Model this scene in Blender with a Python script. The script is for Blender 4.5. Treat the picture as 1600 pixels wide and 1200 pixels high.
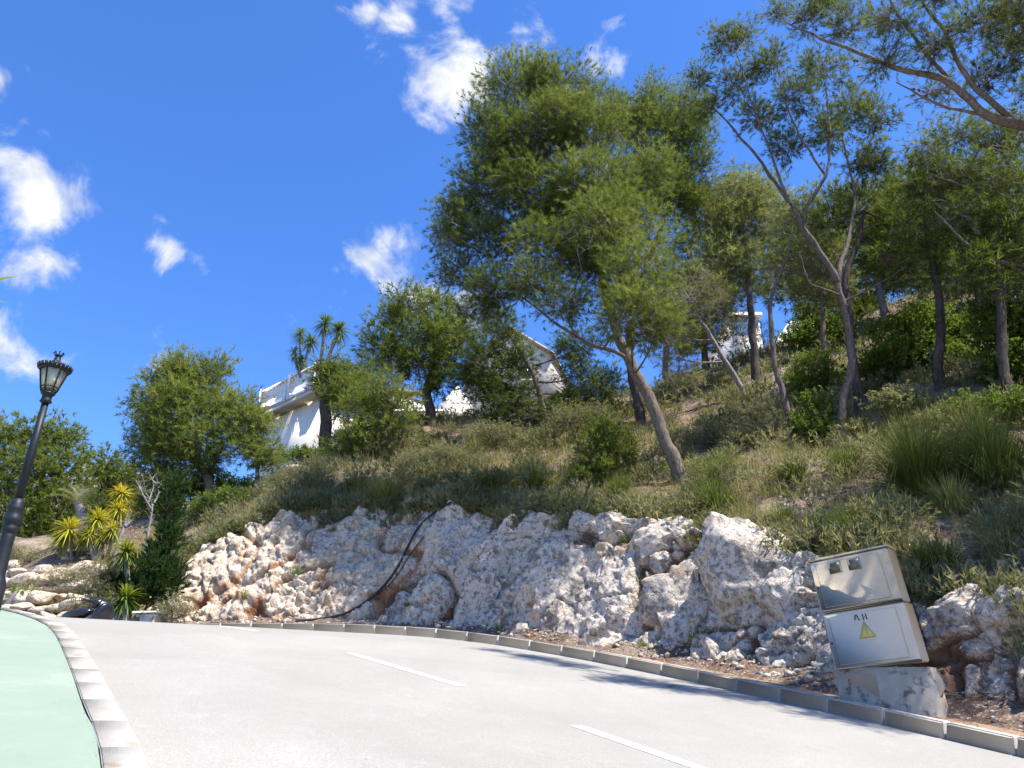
import bpy, math, random
import numpy as np
from mathutils import Vector, Matrix, noise as mnoise
from mathutils.bvhtree import BVHTree

# ------------------------------------------------------------------ camera, sky, sun, exposure
scene = bpy.context.scene
for o in list(bpy.data.objects): bpy.data.objects.remove(o)
C = scene.collection
R = math.radians
rng = np.random.default_rng(11)
random.seed(11)

F = 1150.0; PIT = R(24.0); CZ = 1.16          # focal length in photo pixels, pitch, eye height
cam_d = bpy.data.cameras.new('camera'); cam = bpy.data.objects.new('camera', cam_d); C.objects.link(cam)
cam.location = (0, 0, CZ); cam.rotation_euler = (R(90) + PIT, 0, 0)
cam_d.sensor_fit = 'HORIZONTAL'; cam_d.sensor_width = 36.0; cam_d.lens = 36.0 * F / 1600.0
cam_d.clip_start = 0.05; cam_d.clip_end = 3000
scene.camera = cam
scene.render.resolution_x = 1024; scene.render.resolution_y = 768
scene.cycles.max_bounces = 6; scene.cycles.diffuse_bounces = 3; scene.cycles.glossy_bounces = 2
scene.cycles.transmission_bounces = 4; scene.cycles.transparent_max_bounces = 8
scene.view_settings.view_transform = 'Standard'; scene.view_settings.look = 'None'
scene.view_settings.gamma = 1.0; scene.view_settings.use_curve_mapping = False
EXPOSURE = 1.15
scene.view_settings.exposure = EXPOSURE

SUN_AZ, SUN_EL = R(117), R(62)                 # azimuth clockwise from +Y
sun_dir = Vector((math.sin(SUN_AZ) * math.cos(SUN_EL), math.cos(SUN_AZ) * math.cos(SUN_EL), math.sin(SUN_EL)))
sd = bpy.data.lights.new('sun', 'SUN'); sd.energy = 4.6; sd.angle = R(0.53); sd.color = (1.0, 0.955, 0.88)
so = bpy.data.objects.new('sun', sd); C.objects.link(so)
so.rotation_euler = sun_dir.to_track_quat('Z', 'Y').to_euler(); so.location = (20, -10, 40)

def ray(x, y):                                  # photo pixel -> direction, y component is the distance ahead
    a = (x - 800) / F; b = (600 - y) / F
    return np.array([a, math.cos(PIT) - b * math.sin(PIT), math.sin(PIT) + b * math.cos(PIT)])
def P(x, y, d):
    r = ray(x, y); r = r * (d / r[1]); r[2] += CZ; return r
def mpp(x, y, d):                               # metres per photo pixel at that place
    r = ray(x, y); return d / r[1] / F

world = bpy.data.worlds.new('World'); scene.world = world; world.use_nodes = True
def build_world():
    nt = world.node_tree; N = nt.nodes; L = nt.links; N.clear()
    out = N.new('ShaderNodeOutputWorld'); bg = N.new('ShaderNodeBackground'); bg.inputs[1].default_value = 0.135
    sky = N.new('ShaderNodeTexSky'); sky.sky_type = 'NISHITA'; sky.sun_disc = False
    sky.sun_elevation = SUN_EL; sky.sun_rotation = SUN_AZ; sky.altitude = 150
    sky.air_density = 1.0; sky.dust_density = 0.25; sky.ozone_density = 2.2
    tc = N.new('ShaderNodeTexCoord')
    hs = N.new('ShaderNodeHueSaturation'); hs.inputs['Saturation'].default_value = 1.1; hs.inputs['Value'].default_value = 1.0
    tn = N.new('ShaderNodeMix'); tn.data_type = 'RGBA'; tn.blend_type = 'MULTIPLY'; tn.inputs['Factor'].default_value = 1.0; tn.inputs['B'].default_value = (.60, .72, 1.0, 1)
    L.new(sky.outputs[0], tn.inputs['A']); L.new(tn.outputs['Result'], hs.inputs['Color'])
    # clouds: soft cells at fixed directions of the sky, broken up by noise
    nz = N.new('ShaderNodeTexNoise'); nz.inputs['Scale'].default_value = 12; nz.inputs['Detail'].default_value = 9; nz.inputs['Roughness'].default_value = .58; nz.inputs['Distortion'].default_value = .35
    nw = N.new('ShaderNodeTexNoise'); nw.inputs['Scale'].default_value = 7; nw.inputs['Detail'].default_value = 4
    L.new(tc.outputs['Generated'], nz.inputs['Vector']); L.new(tc.outputs['Generated'], nw.inputs['Vector'])
    sub = N.new('ShaderNodeVectorMath'); sub.operation = 'SUBTRACT'; sub.inputs[1].default_value = (.5, .5, .5)
    L.new(nw.outputs['Color'], sub.inputs[0])
    ma = N.new('ShaderNodeVectorMath'); ma.operation = 'MULTIPLY_ADD'; ma.inputs[1].default_value = (.09, .09, .09)
    L.new(sub.outputs[0], ma.inputs[0]); L.new(tc.outputs['Generated'], ma.inputs[2])
    cells = [(15, 275, 95, 55, 1.0), (50, 325, 95, 52, .85), (125, 390, 60, 34, .62), (5, 530, 70, 48, .95), (5, 125, 32, 30, .8),
             (735, 90, 105, 62, 1.1), (690, 130, 60, 45, .85), (800, 60, 60, 40, .8), (620, 30, 48, 28, .8), (562, 10, 22, 28, .75), (600, 100, 26, 22, .75),
             (950, 95, 42, 52, .95), (580, 430, 58, 45, 1.05), (622, 390, 36, 30, .8), (665, 455, 45, 28, .85), (710, 485, 50, 36, .95),
             (255, 385, 64, 36, .85), (318, 402, 26, 24, .9), (245, 530, 28, 38, .85), (75, 430, 70, 28, .5), (145, 585, 34, 16, .75), (150, 650, 34, 14, .8)]
    items = []
    for (x, y, rx, ry, w) in cells:
        d = Vector(ray(x, y)).normalized(); k = 1 / F * math.cos(math.atan(math.hypot(x - 800, y - 600) / F))
        items.append((d, rx * k, ry * k, w))
    rr = random.Random(5)
    for i in range(26):                         # the same kind of clouds over the rest of the sky
        az = R(rr.uniform(50, 310)); el = R(rr.uniform(14, 65))
        d = Vector((math.sin(az) * math.cos(el), math.cos(az) * math.cos(el), math.sin(el)))
        items.append((d, rr.uniform(.04, .12), rr.uniform(.03, .06), rr.uniform(.7, 1.1)))
    prev = None
    for d, rx, ry, w in items:
        mp = N.new('ShaderNodeMapping'); mp.vector_type = 'TEXTURE'
        q = d.to_track_quat('Y', 'Z').to_euler()
        mp.inputs['Location'].default_value = d; mp.inputs['Rotation'].default_value = q; mp.inputs['Scale'].default_value = (rx, rx, ry)
        L.new(ma.outputs[0], mp.inputs['Vector'])
        ln = N.new('ShaderNodeVectorMath'); ln.operation = 'LENGTH'; L.new(mp.outputs[0], ln.inputs[0])
        mm = N.new('ShaderNodeMath'); mm.operation = 'MULTIPLY_ADD'; mm.inputs[1].default_value = -w * .62; mm.inputs[2].default_value = w
        L.new(ln.outputs['Value'], mm.inputs[0])
        if prev is None: prev = mm
        else:
            mx = N.new('ShaderNodeMath'); mx.operation = 'MAXIMUM'; L.new(prev.outputs[0], mx.inputs[0]); L.new(mm.outputs[0], mx.inputs[1]); prev = mx
    mx = N.new('ShaderNodeMath'); mx.operation = 'MAXIMUM'; mx.inputs[1].default_value = -.35; L.new(prev.outputs[0], mx.inputs[0])
    ad = N.new('ShaderNodeMath'); ad.operation = 'MULTIPLY_ADD'; ad.inputs[1].default_value = 3.6
    L.new(nz.outputs['Fac'], ad.inputs[0]); L.new(mx.outputs[0], ad.inputs[2])
    mr = N.new('ShaderNodeMapRange'); mr.interpolation_type = 'SMOOTHSTEP'; mr.inputs['From Min'].default_value = 2.12; mr.inputs['From Max'].default_value = 3.0
    L.new(ad.outputs[0], mr.inputs['Value'])
    mix = N.new('ShaderNodeMix'); mix.data_type = 'RGBA'
    n3 = N.new('ShaderNodeTexNoise'); n3.inputs['Scale'].default_value = 21; n3.inputs['Detail'].default_value = 7; L.new(ma.outputs[0], n3.inputs['Vector'])
    cr = N.new('ShaderNodeValToRGB'); cr.color_ramp.elements[0].position = .36; cr.color_ramp.elements[0].color = (2.5, 2.7, 3.0, 1); cr.color_ramp.elements[1].position = .56; cr.color_ramp.elements[1].color = (3.7, 3.72, 3.75, 1); L.new(n3.outputs['Fac'], cr.inputs[0])
    L.new(mr.outputs[0], mix.inputs['Factor']); L.new(hs.outputs[0], mix.inputs['A']); L.new(cr.outputs[0], mix.inputs['B'])
    L.new(mix.outputs['Result'], bg.inputs[0]); L.new(bg.outputs[0], out.inputs[0])
build_world()

# ------------------------------------------------------------------ small helpers
def tag(o, label=None, cat=None, group=None, kind=None):
    if label: o['label'] = label
    if cat: o['category'] = cat
    if group: o['group'] = group
    if kind: o['kind'] = kind
    return o
def empty(name, loc, label=None, cat=None, group=None, kind=None):
    o = bpy.data.objects.new(name, None); C.objects.link(o); o.location = loc; o.empty_display_size = .1
    return tag(o, label, cat, group, kind)
def mesh_np(name, V, faces, mat=None, smooth=False, tint=None, mats=None, mi=None):
    """faces: list of int arrays (m,3) and/or (m,4)."""
    me = bpy.data.meshes.new(name); V = np.ascontiguousarray(V, np.float32)
    me.vertices.add(len(V)); me.vertices.foreach_set('co', V.ravel())
    faces = [np.asarray(f, np.int32) for f in faces if len(f)]
    idx = np.concatenate([f.ravel() for f in faces]); cnt = np.concatenate([np.full(len(f), f.shape[1], np.int32) for f in faces])
    st_ = np.concatenate([[0], np.cumsum(cnt)[:-1]]).astype(np.int32)
    me.loops.add(len(idx)); me.loops.foreach_set('vertex_index', idx)
    me.polygons.add(len(cnt)); me.polygons.foreach_set('loop_start', st_)
    if smooth: me.polygons.foreach_set('use_smooth', np.ones(len(cnt), bool))
    if mi is not None: me.polygons.foreach_set('material_index', np.asarray(mi, np.int32))
    if tint is not None:
        a = me.attributes.new('tint', 'FLOAT', 'POINT'); a.data.foreach_set('value', np.ascontiguousarray(tint, np.float32))
    me.update(calc_edges=True)
    for m in (mats or ([mat] if mat else [])): me.materials.append(m)
    return me
def obj(name, me, parent=None, loc=None):
    o = bpy.data.objects.new(name, me); C.objects.link(o)
    if parent: o.parent = parent
    if loc is not None: o.location = loc
    return o
def part(name, V, faces, mat, parent=None, smooth=False, tint=None, org=None):
    V = np.asarray(V, float)
    if org is not None: V = V - np.asarray(org)
    return obj(name, mesh_np(name, V, faces, mat, smooth, tint), parent)
def smoothstep(e0, e1, x):
    t = np.clip((x - e0) / (e1 - e0), 0, 1); return t * t * (3 - 2 * t)
def catmull(pts, n=12):
    pts = np.array(pts, float); p = np.vstack([2 * pts[0] - pts[1], pts, 2 * pts[-1] - pts[-2]]); out = []
    for i in range(1, len(p) - 2):
        for k in range(n):
            t = k / n
            out.append(.5 * (2 * p[i] + (p[i + 1] - p[i - 1]) * t + (2 * p[i - 1] - 5 * p[i] + 4 * p[i + 1] - p[i + 2]) * t * t + (3 * p[i] - p[i - 1] - 3 * p[i + 1] + p[i + 2]) * t ** 3))
    out.append(p[-2]); return np.array(out)
class MB:
    """collects simple solids for one part"""
    def __init__(s): s.V = []; s.F3 = []; s.F4 = []; s.n = 0
    def add(s, V, F):
        V = np.asarray(V, float)
        for f in F: (s.F3 if len(f) == 3 else s.F4).append([i + s.n for i in f])
        s.V.append(V); s.n += len(V); return s
    def box(s, lo, hi, M=None, bev=0.0):
        lo = np.array(lo, float); hi = np.array(hi, float)
        if bev <= 0:
            V = [[(lo, hi)[i][0], (lo, hi)[j][1], (lo, hi)[k][2]] for i in (0, 1) for j in (0, 1) for k in (0, 1)]
            Fc = [(0, 1, 3, 2), (4, 6, 7, 5), (0, 4, 5, 1), (2, 3, 7, 6), (0, 2, 6, 4), (1, 5, 7, 3)]
        else:
            V = []; ix = {}
            for i in (0, 1):
                for j in (0, 1):
                    for k in (0, 1):
                        c = np.array([(lo, hi)[i][0], (lo, hi)[j][1], (lo, hi)[k][2]]); sg = np.array([1 - 2 * i, 1 - 2 * j, 1 - 2 * k]) * bev
                        for a in range(3):
                            p = c + sg; p[a] = c[a]; ix[i, j, k, a] = len(V); V.append(p)
            Fc = []
            for a in range(3):
                b, c = (a + 1) % 3, (a + 2) % 3
                for v in (0, 1):
                    def id_(x, y, ax, v=v, a=a, b=b, c=c):
                        t = [0, 0, 0]; t[a] = v; t[b] = x; t[c] = y; return ix[t[0], t[1], t[2], ax]
                    q = [id_(0, 0, a), id_(1, 0, a), id_(1, 1, a), id_(0, 1, a)]; Fc.append(q if v else q[::-1])
                for x in (0, 1):
                    for y in (0, 1):
                        t0 = [0, 0, 0]; t0[b] = x; t0[c] = y; t1 = list(t0); t1[a] = 1
                        Fc.append([ix[(*t0, b)], ix[(*t1, b)], ix[(*t1, c)], ix[(*t0, c)]])
            for i in (0, 1):
                for j in (0, 1):
                    for k in (0, 1): Fc.append([ix[i, j, k, 0], ix[i, j, k, 1], ix[i, j, k, 2]])
        V = np.array(V)
        if M is not None: V = (np.array(M)[:3, :3] @ V.T).T + np.array(M)[:3, 3]
        return s.add(V, Fc)
    def lathe(s, prof, n=20, M=None, caps=True):
        V = []; Fc = []
        for r, z in prof:
            for k in range(n):
                a = 2 * math.pi * k / n; V.append([r * math.cos(a), r * math.sin(a), z])
        for i in range(len(prof) - 1):
            for k in range(n):
                k2 = (k + 1) % n; Fc.append([i * n + k, i * n + k2, (i + 1) * n + k2, (i + 1) * n + k])
        if caps:
            for i in (0, len(prof) - 1):
                V.append([0, 0, prof[i][1]]); c = len(V) - 1
                for k in range(n):
                    k2 = (k + 1) % n; Fc.append([i * n + k, c, i * n + k2] if i == 0 else [i * n + k, i * n + k2, c])
        V = np.array(V)
        if M is not None: V = (np.array(M)[:3, :3] @ V.T).T + np.array(M)[:3, 3]
        return s.add(V, Fc)
    def tube(s, pts, rad, n=8):
        V, Q = tubes(np.array(pts, float)[None], np.broadcast_to(np.asarray(rad, float), (len(pts),))[None], n)
        return s.add(V, Q.tolist())
    def mesh(s, name, mat, smooth=False): return mesh_np(name, np.concatenate(s.V), [np.array(s.F3).reshape(-1, 3), np.array(s.F4).reshape(-1, 4)], mat, smooth)
    def build(s, name, mat, parent=None, smooth=False): return obj(name, s.mesh(name, mat, smooth), parent)
def tubes(Pt, Rd, n=5):
    """M polylines of K points as open tubes."""
    M_, K, _ = Pt.shape
    T = np.gradient(Pt, axis=1); T /= np.linalg.norm(T, axis=2, keepdims=True) + 1e-9
    up = np.where(np.abs(T[:, :1, 2:3]) > .9, np.array([[[1., 0, 0]]]), np.array([[[0, 0, 1.]]]))
    A = np.cross(T, np.broadcast_to(up, T.shape)); A /= np.linalg.norm(A, axis=2, keepdims=True) + 1e-9
    B = np.cross(T, A)
    ang = np.arange(n) * 2 * math.pi / n
    V = Pt[:, :, None] + Rd[:, :, None, None] * (A[:, :, None] * np.cos(ang)[:, None] + B[:, :, None] * np.sin(ang)[:, None])
    base = (np.arange(M_)[:, None, None] * K + np.arange(K - 1)[None, :, None]) * n
    k = np.arange(n)[None, None]; k2 = (k + 1) % n
    Q = np.stack([base + k, base + k2, base + n + k2, base + n + k], -1).reshape(-1, 4)
    return V.reshape(-1, 3), Q
def vnoise(p, freq=1.0, oct_=4, seed=0.0):
    return mnoise.fractal(Vector((p[0] * freq + seed, p[1] * freq + seed * .7, p[2] * freq - seed)), 1.0, 2.0, oct_)

# ------------------------------------------------------------------ materials
def nodes(name):
    m = bpy.data.materials.new(name); m.use_nodes = True; nt = m.node_tree; N = nt.nodes; b = N['Principled BSDF']
    return m, nt, N, nt.links, b
def ramp(N, cols):
    r = N.new('ShaderNodeValToRGB'); e = r.color_ramp.elements
    e[0].position, e[0].color = cols[0][0], (*cols[0][1], 1); e[1].position, e[1].color = cols[-1][0], (*cols[-1][1], 1)
    for p, c in cols[1:-1]:
        x = e.new(p); x.color = (*c, 1)
    return r
def noise_n(N, L, scale, detail=5, rough=.55, vec=None, dist=0.0):
    n = N.new('ShaderNodeTexNoise'); n.inputs['Scale'].default_value = scale; n.inputs['Detail'].default_value = detail
    n.inputs['Roughness'].default_value = rough; n.inputs['Distortion'].default_value = dist
    if vec: L.new(vec, n.inputs['Vector'])
    return n
def mixc(N, L, fac, a, b, mode='MIX'):
    m = N.new('ShaderNodeMix'); m.data_type = 'RGBA'; m.blend_type = mode
    for s_, v in (('Factor', fac), ('A', a), ('B', b)):
        if isinstance(v, (int, float)): m.inputs[s_].default_value = v
        elif isinstance(v, tuple): m.inputs[s_].default_value = (*v, 1)
        else: L.new(v, m.inputs[s_])
    return m.outputs['Result']
def rng_n(N, L, v, a, b, c=0., d=1.):
    m = N.new('ShaderNodeMapRange'); m.inputs[1].default_value = a; m.inputs[2].default_value = b; m.inputs[3].default_value = c; m.inputs[4].default_value = d
    L.new(v, m.inputs[0]); return m.outputs[0]
def bump(N, L, b, h, strength=.3, dist=.02):
    bp = N.new('ShaderNodeBump'); bp.inputs['Strength'].default_value = strength; bp.inputs['Distance'].default_value = dist
    L.new(h, bp.inputs['Height']); L.new(bp.outputs[0], b.inputs['Normal'])
def simple(name, c1, c2=None, scale=6, rough=.7, metal=0.0, bmp=0.0, detail=5, speck=None, spec=.5, bscale=None):
    """two-tone surface: broad variation, optional fine specks, fine relief"""
    m, nt, N, L, b = nodes(name); tc = N.new('ShaderNodeTexCoord').outputs['Object']
    n = noise_n(N, L, scale, detail, .6, tc)
    r = ramp(N, [(.3, c1), (.7, c2 or c1)]); L.new(n.outputs['Fac'], r.inputs[0]); col = r.outputs[0]
    if speck:
        n2 = noise_n(N, L, speck[0], 3, .6, tc); f = rng_n(N, L, n2.outputs['Fac'], speck[2], speck[2] + .12)
        col = mixc(N, L, f, col, speck[1])
    L.new(col, b.inputs['Base Color']); b.inputs['Roughness'].default_value = rough; b.inputs['Metallic'].default_value = metal
    b.inputs['Specular IOR Level'].default_value = spec
    if bmp:
        n3 = noise_n(N, L, bscale or scale * 6, 6, .65, tc); bump(N, L, b, n3.outputs['Fac'], bmp, .02)
    return m
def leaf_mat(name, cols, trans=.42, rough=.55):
    """leaf colour follows the tint given to each shoot"""
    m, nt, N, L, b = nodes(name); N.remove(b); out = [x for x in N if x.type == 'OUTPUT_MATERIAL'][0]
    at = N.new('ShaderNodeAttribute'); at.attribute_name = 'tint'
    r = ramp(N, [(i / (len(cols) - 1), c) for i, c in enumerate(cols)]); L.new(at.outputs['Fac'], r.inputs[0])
    d = N.new('ShaderNodeBsdfPrincipled'); d.inputs['Roughness'].default_value = rough; d.inputs['Specular IOR Level'].default_value = .12
    t = N.new('ShaderNodeBsdfTranslucent'); mx = N.new('ShaderNodeMixShader'); mx.inputs[0].default_value = trans
    L.new(r.outputs[0], d.inputs['Base Color']); L.new(mixc(N, L, 1.0, r.outputs[0], (1.25, 1.2, .65), 'MULTIPLY'), t.inputs[0]); L.new(d.outputs[0], mx.inputs[1]); L.new(t.outputs[0], mx.inputs[2]); L.new(mx.outputs[0], out.inputs[0])
    return m
M = {}
M['needle'] = leaf_mat('pine_needles', [(.045, .068, .014), (.118, .158, .031), (.215, .258, .060), (.35, .375, .13)])
M['needle_grey'] = leaf_mat('grey_green_needles', [(.10, .12, .035), (.19, .215, .07), (.28, .30, .12), (.38, .38, .20)])
M['leaf'] = leaf_mat('shrub_leaves', [(.05, .08, .014), (.10, .155, .027), (.17, .225, .045), (.25, .28, .08)])
M['leaf_grey'] = leaf_mat('heath_leaves', [(.10, .11, .055), (.18, .19, .10), (.27, .265, .15), (.38, .34, .21)])
M['juniper'] = leaf_mat('juniper_scales', [(.018, .045, .014), (.035, .075, .022), (.06, .105, .03), (.09, .13, .04)])
M['grass'] = leaf_mat('grass_blades', [(.06, .095, .018), (.14, .175, .038), (.30, .28, .10), (.50, .42, .22)], .3)
M['yucca'] = leaf_mat('yucca_leaves', [(.05, .10, .02), (.13, .20, .03), (.30, .33, .04), (.42, .40, .08)], .25, .4)
M['yucca_yellow'] = leaf_mat('yellow_yucca_leaves', [(.16, .20, .03), (.34, .35, .04), (.50, .45, .05), (.60, .46, .06)], .3, .45)
M['palm'] = leaf_mat('palm_fronds', [(.12, .16, .06), (.22, .25, .12), (.34, .34, .20), (.45, .42, .27)], .25, .45)
def bark_mat(name, a, b_, c):
    m, nt, N, L, b = nodes(name); tc = N.new('ShaderNodeTexCoord').outputs['Object']
    mp = N.new('ShaderNodeMapping'); mp.inputs['Scale'].default_value = (1, 1, .28); L.new(tc, mp.inputs[0])
    n = noise_n(N, L, 22, 6, .65, mp.outputs[0], .6); n2 = noise_n(N, L, 2.2, 3, .5, tc)
    r = ramp(N, [(.34, a), (.5, b_), (.68, c)]); L.new(n.outputs['Fac'], r.inputs[0])
    col = mixc(N, L, rng_n(N, L, n2.outputs['Fac'], .4, .7, 0, .6), r.outputs[0], tuple(x * .9 + .06 for x in b_))
    L.new(col, b.inputs['Base Color']); b.inputs['Roughness'].default_value = .9; b.inputs['Specular IOR Level'].default_value = .2
    bump(N, L, b, n.outputs['Fac'], .9, .03); return m
M['bark'] = bark_mat('pine_bark', (.055, .042, .034), (.15, .115, .09), (.26, .21, .17))
M['bark_grey'] = bark_mat('pale_pine_bark', (.10, .09, .08), (.24, .215, .19), (.40, .37, .34))
M['bark_dark'] = bark_mat('dark_bark', (.03, .023, .018), (.075, .055, .042), (.13, .10, .08))
M['twig'] = simple('dead_twigs', (.22, .19, .165), (.36, .32, .28), 9, .9)
M['twig_live'] = simple('live_twigs', (.14, .105, .075), (.22, .17, .13), 9, .9)
M['cone'] = simple('pine_cones', (.045, .032, .024), (.09, .065, .05), 30, .8)
# ------------------------------------------------------------------ lie of the land
KD = np.array([-.517, .856])
def zroad(q):
    q = np.asarray(q, float); w = np.clip(q - 11.5, 0, 6)
    return .189 * np.clip(q, -60, 11.5) + .189 * w - .0415 * w * w / 2 + np.clip(-.06 * np.clip(q - 17.5, 0, None), -1.2, 0)
def zr(x, y): return zroad(KD[0] * np.asarray(x) + KD[1] * np.asarray(y))
def curve_tools(pts, n=16):
    c = catmull(pts, n); s = np.concatenate([[0], np.cumsum(np.linalg.norm(np.diff(c, axis=0), axis=1))])
    t = np.gradient(c, axis=0); t /= np.linalg.norm(t, axis=1)[:, None]; return c, s, t, np.stack([t[:, 1], -t[:, 0]], 1)
KERB, KS, KT, KN = curve_tools([(12.4, -5.1), (10.3, -1.6), (8.2, 1.85), (6.1, 5.3), (4.43, 8.12), (3.54, 9.5), (2.3, 11.25), (.9, 12.75), (-.9, 13.95), (-2.9, 14.75), (-5, 15.2), (-7.5, 15.5), (-10.5, 15.7), (-16, 15.8), (-24, 15.8)])
S0 = float(KS[32])                              # s is counted from (8.2, 1.85)
KS = KS - S0
def st(x, y):
    x = np.asarray(x, float); y = np.asarray(y, float); sh = x.shape
    p = np.stack([x.ravel(), y.ravel()], 1); S = np.empty(len(p)); T_ = np.empty(len(p))
    for i in range(0, len(p), 4000):
        d = p[i:i + 4000, None] - KERB[None]; j = (d ** 2).sum(2).argmin(1); k = np.arange(len(j)); dd = d[k, j]
        S[i:i + 4000] = KS[j] + (dd * KT[j]).sum(1); T_[i:i + 4000] = (dd * KN[j]).sum(1)
    return S.reshape(sh), T_.reshape(sh)
def at_s(s, t):
    s = np.asarray(s, float); t = np.asarray(t, float)
    return (np.interp(s, KS, KERB[:, 0]) + t * np.interp(s, KS, KN[:, 0]), np.interp(s, KS, KERB[:, 1]) + t * np.interp(s, KS, KN[:, 1]))
def zk(s):
    x, y = at_s(s, 0 * np.asarray(s, float)); return zr(x, y)
HS = [-20, 5, 7, 8.3, 9.3, 11, 13, 15, 17, 19, 21, 22.2, 23.2, 25, 40]
HC = [1.0, 1.0, 1.1, 1.25, 1.75, 2.1, 2.5, 2.7, 2.85, 3.1, 2.95, 2.1, .8, .35, .3]
def hc(s): return np.interp(s, HS, HC)
def tt_(s): return 1.2 + np.interp(s, [0, 9, 12, 16.5, 18.2, 40], [.36, .36, .36, .36, .55, .55]) * hc(s)
def lump(x, y):                                  # gentle unevenness of the slope
    return .16 * np.sin(1.3 * x + .7 * y) * np.sin(.9 * y - .4 * x) + .08 * np.sin(3.1 * x - 1.7 * y + 1) * np.sin(2.3 * y + 1.1 * x) + .03 * np.sin(7.3 * x + 2.9 * y) * np.sin(6.1 * y - 3.3 * x)
def T(x, y):
    x = np.asarray(x, float); y = np.asarray(y, float)
    s, t = st(x, y); h = hc(s); k = zk(np.clip(s, KS[0], KS[-1])); tt = tt_(s); tau = np.clip(t - tt, 0, None)
    m = np.interp(s, [0, 10, 16, 20, 22, 26, 34], [.70, .66, .62, .72, .72, .66, .5])
    tm = np.interp(s, [9, 12, 15, 17, 20, 24], [26, 25, 16, 9, 7, 6]); hill = m * np.minimum(tau, tm) + np.interp(s, [10, 16], [.24, .30]) * np.clip(tau - tm, 0, 60) + lump(x, y) * smoothstep(.3, 2.5, tau)
    berm = .04 + .36 * smoothstep(.30, 1.3, t) + .05 * np.sin(5.1 * x + 3.3 * y) * np.sin(4.3 * y - 2.2 * x) * smoothstep(.25, .6, t)
    rise = smoothstep(tt - .3, tt + .1, t)
    up = k + berm * (1 - rise) + rise * h + hill
    return np.where(t > .12, up, zr(x, y) - .09)
def axis(a, b, fine, far, n=26):
    g = np.arange(a, b + 1e-6, fine); e = far ** (np.arange(1, n + 1) / n)
    return np.concatenate([(a - fine * n * 0 - e[::-1]), g, b + e])
gx = axis(-22, 24, .2, 420); gy = axis(-4, 46, .2, 420)
GX, GY = np.meshgrid(gx, gy); GZ = T(GX, GY)
GV = np.stack([GX, GY, GZ], -1).reshape(-1, 3); ny, nx = GX.shape
gi = (np.arange(ny - 1)[:, None] * nx + np.arange(nx - 1)[None]).ravel()
GQ = np.stack([gi, gi + 1, gi + nx + 1, gi + nx], -1)
def soil_material():
    m, nt, N, L, b = nodes('stony_soil'); tc = N.new('ShaderNodeTexCoord').outputs['Object']
    n = noise_n(N, L, 1.1, 6, .6, tc); n2 = noise_n(N, L, 26, 4, .6, tc); n3 = noise_n(N, L, 9, 5, .6, tc)
    r = ramp(N, [(.30, (.075, .045, .030)), (.45, (.15, .095, .065)), (.58, (.23, .17, .115)), (.72, (.30, .25, .18))]); L.new(n.outputs['Fac'], r.inputs[0])
    col = mixc(N, L, rng_n(N, L, n2.outputs['Fac'], .56, .64), r.outputs[0], (.40, .36, .31))
    col = mixc(N, L, rng_n(N, L, n3.outputs['Fac'], .55, .7, 0, .7), col, (.10, .055, .033))
    L.new(col, b.inputs['Base Color']); b.inputs['Roughness'].default_value = .95; b.inputs['Specular IOR Level'].default_value = .15
    bump(N, L, b, n2.outputs['Fac'], .8, .05); return m
M['soil'] = soil_material()
hillside = tag(part('hillside', GV, [GQ], M['soil'], smooth=True), kind='structure')
hillside['label'] = 'steep brown stony hillside above the road'
terrain_bvh = BVHTree.FromPolygons(GV.tolist(), GQ.tolist())
def ground(x, y): return float(T(np.array([x]), np.array([y]))[0])
def gcast(px, py, bvh=None):
    r = Vector(ray(px, py)).normalized(); h = (bvh or terrain_bvh).ray_cast(Vector((0, 0, CZ)), r, 500)
    return None if h[0] is None else np.array(h[0])

# ------------------------------------------------------------------ road, kerbs, path
LK, LS, LT, LN = curve_tools([(3.9, -5.4), (2.0, -2.2), (-.15, 1.3), (-1.96, 4.34), (-2.56, 5.23), (-3.7, 6.93), (-4.98, 8.75), (-5.9, 9.75), (-7.4, 10.8), (-10, 11.8), (-14, 12.4), (-22, 12.6)])
def l_at(s, t): return (np.interp(s, LS, LK[:, 0]) + t * np.interp(s, LS, LN[:, 0]), np.interp(s, LS, LK[:, 1]) + t * np.interp(s, LS, LN[:, 1]))
nu, nv = 260, 16
fu = np.linspace(0, 1, nu); rx, ry = at_s(KS[0] + fu * (KS[-1] - KS[0]), .02); lx, ly = l_at(fu * LS[-1], -.05)
fv = np.linspace(0, 1, nv)[None]
RX = rx[:, None] * (1 - fv) + lx[:, None] * fv; RY = ry[:, None] * (1 - fv) + ly[:, None] * fv
def strip(X, Y, Z):
    n, m_ = X.shape; V = np.stack([X, Y, Z], -1).reshape(-1, 3); i = (np.arange(n - 1)[:, None] * m_ + np.arange(m_ - 1)[None]).ravel()
    return V, np.stack([i, i + m_, i + m_ + 1, i + 1], -1)
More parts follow.
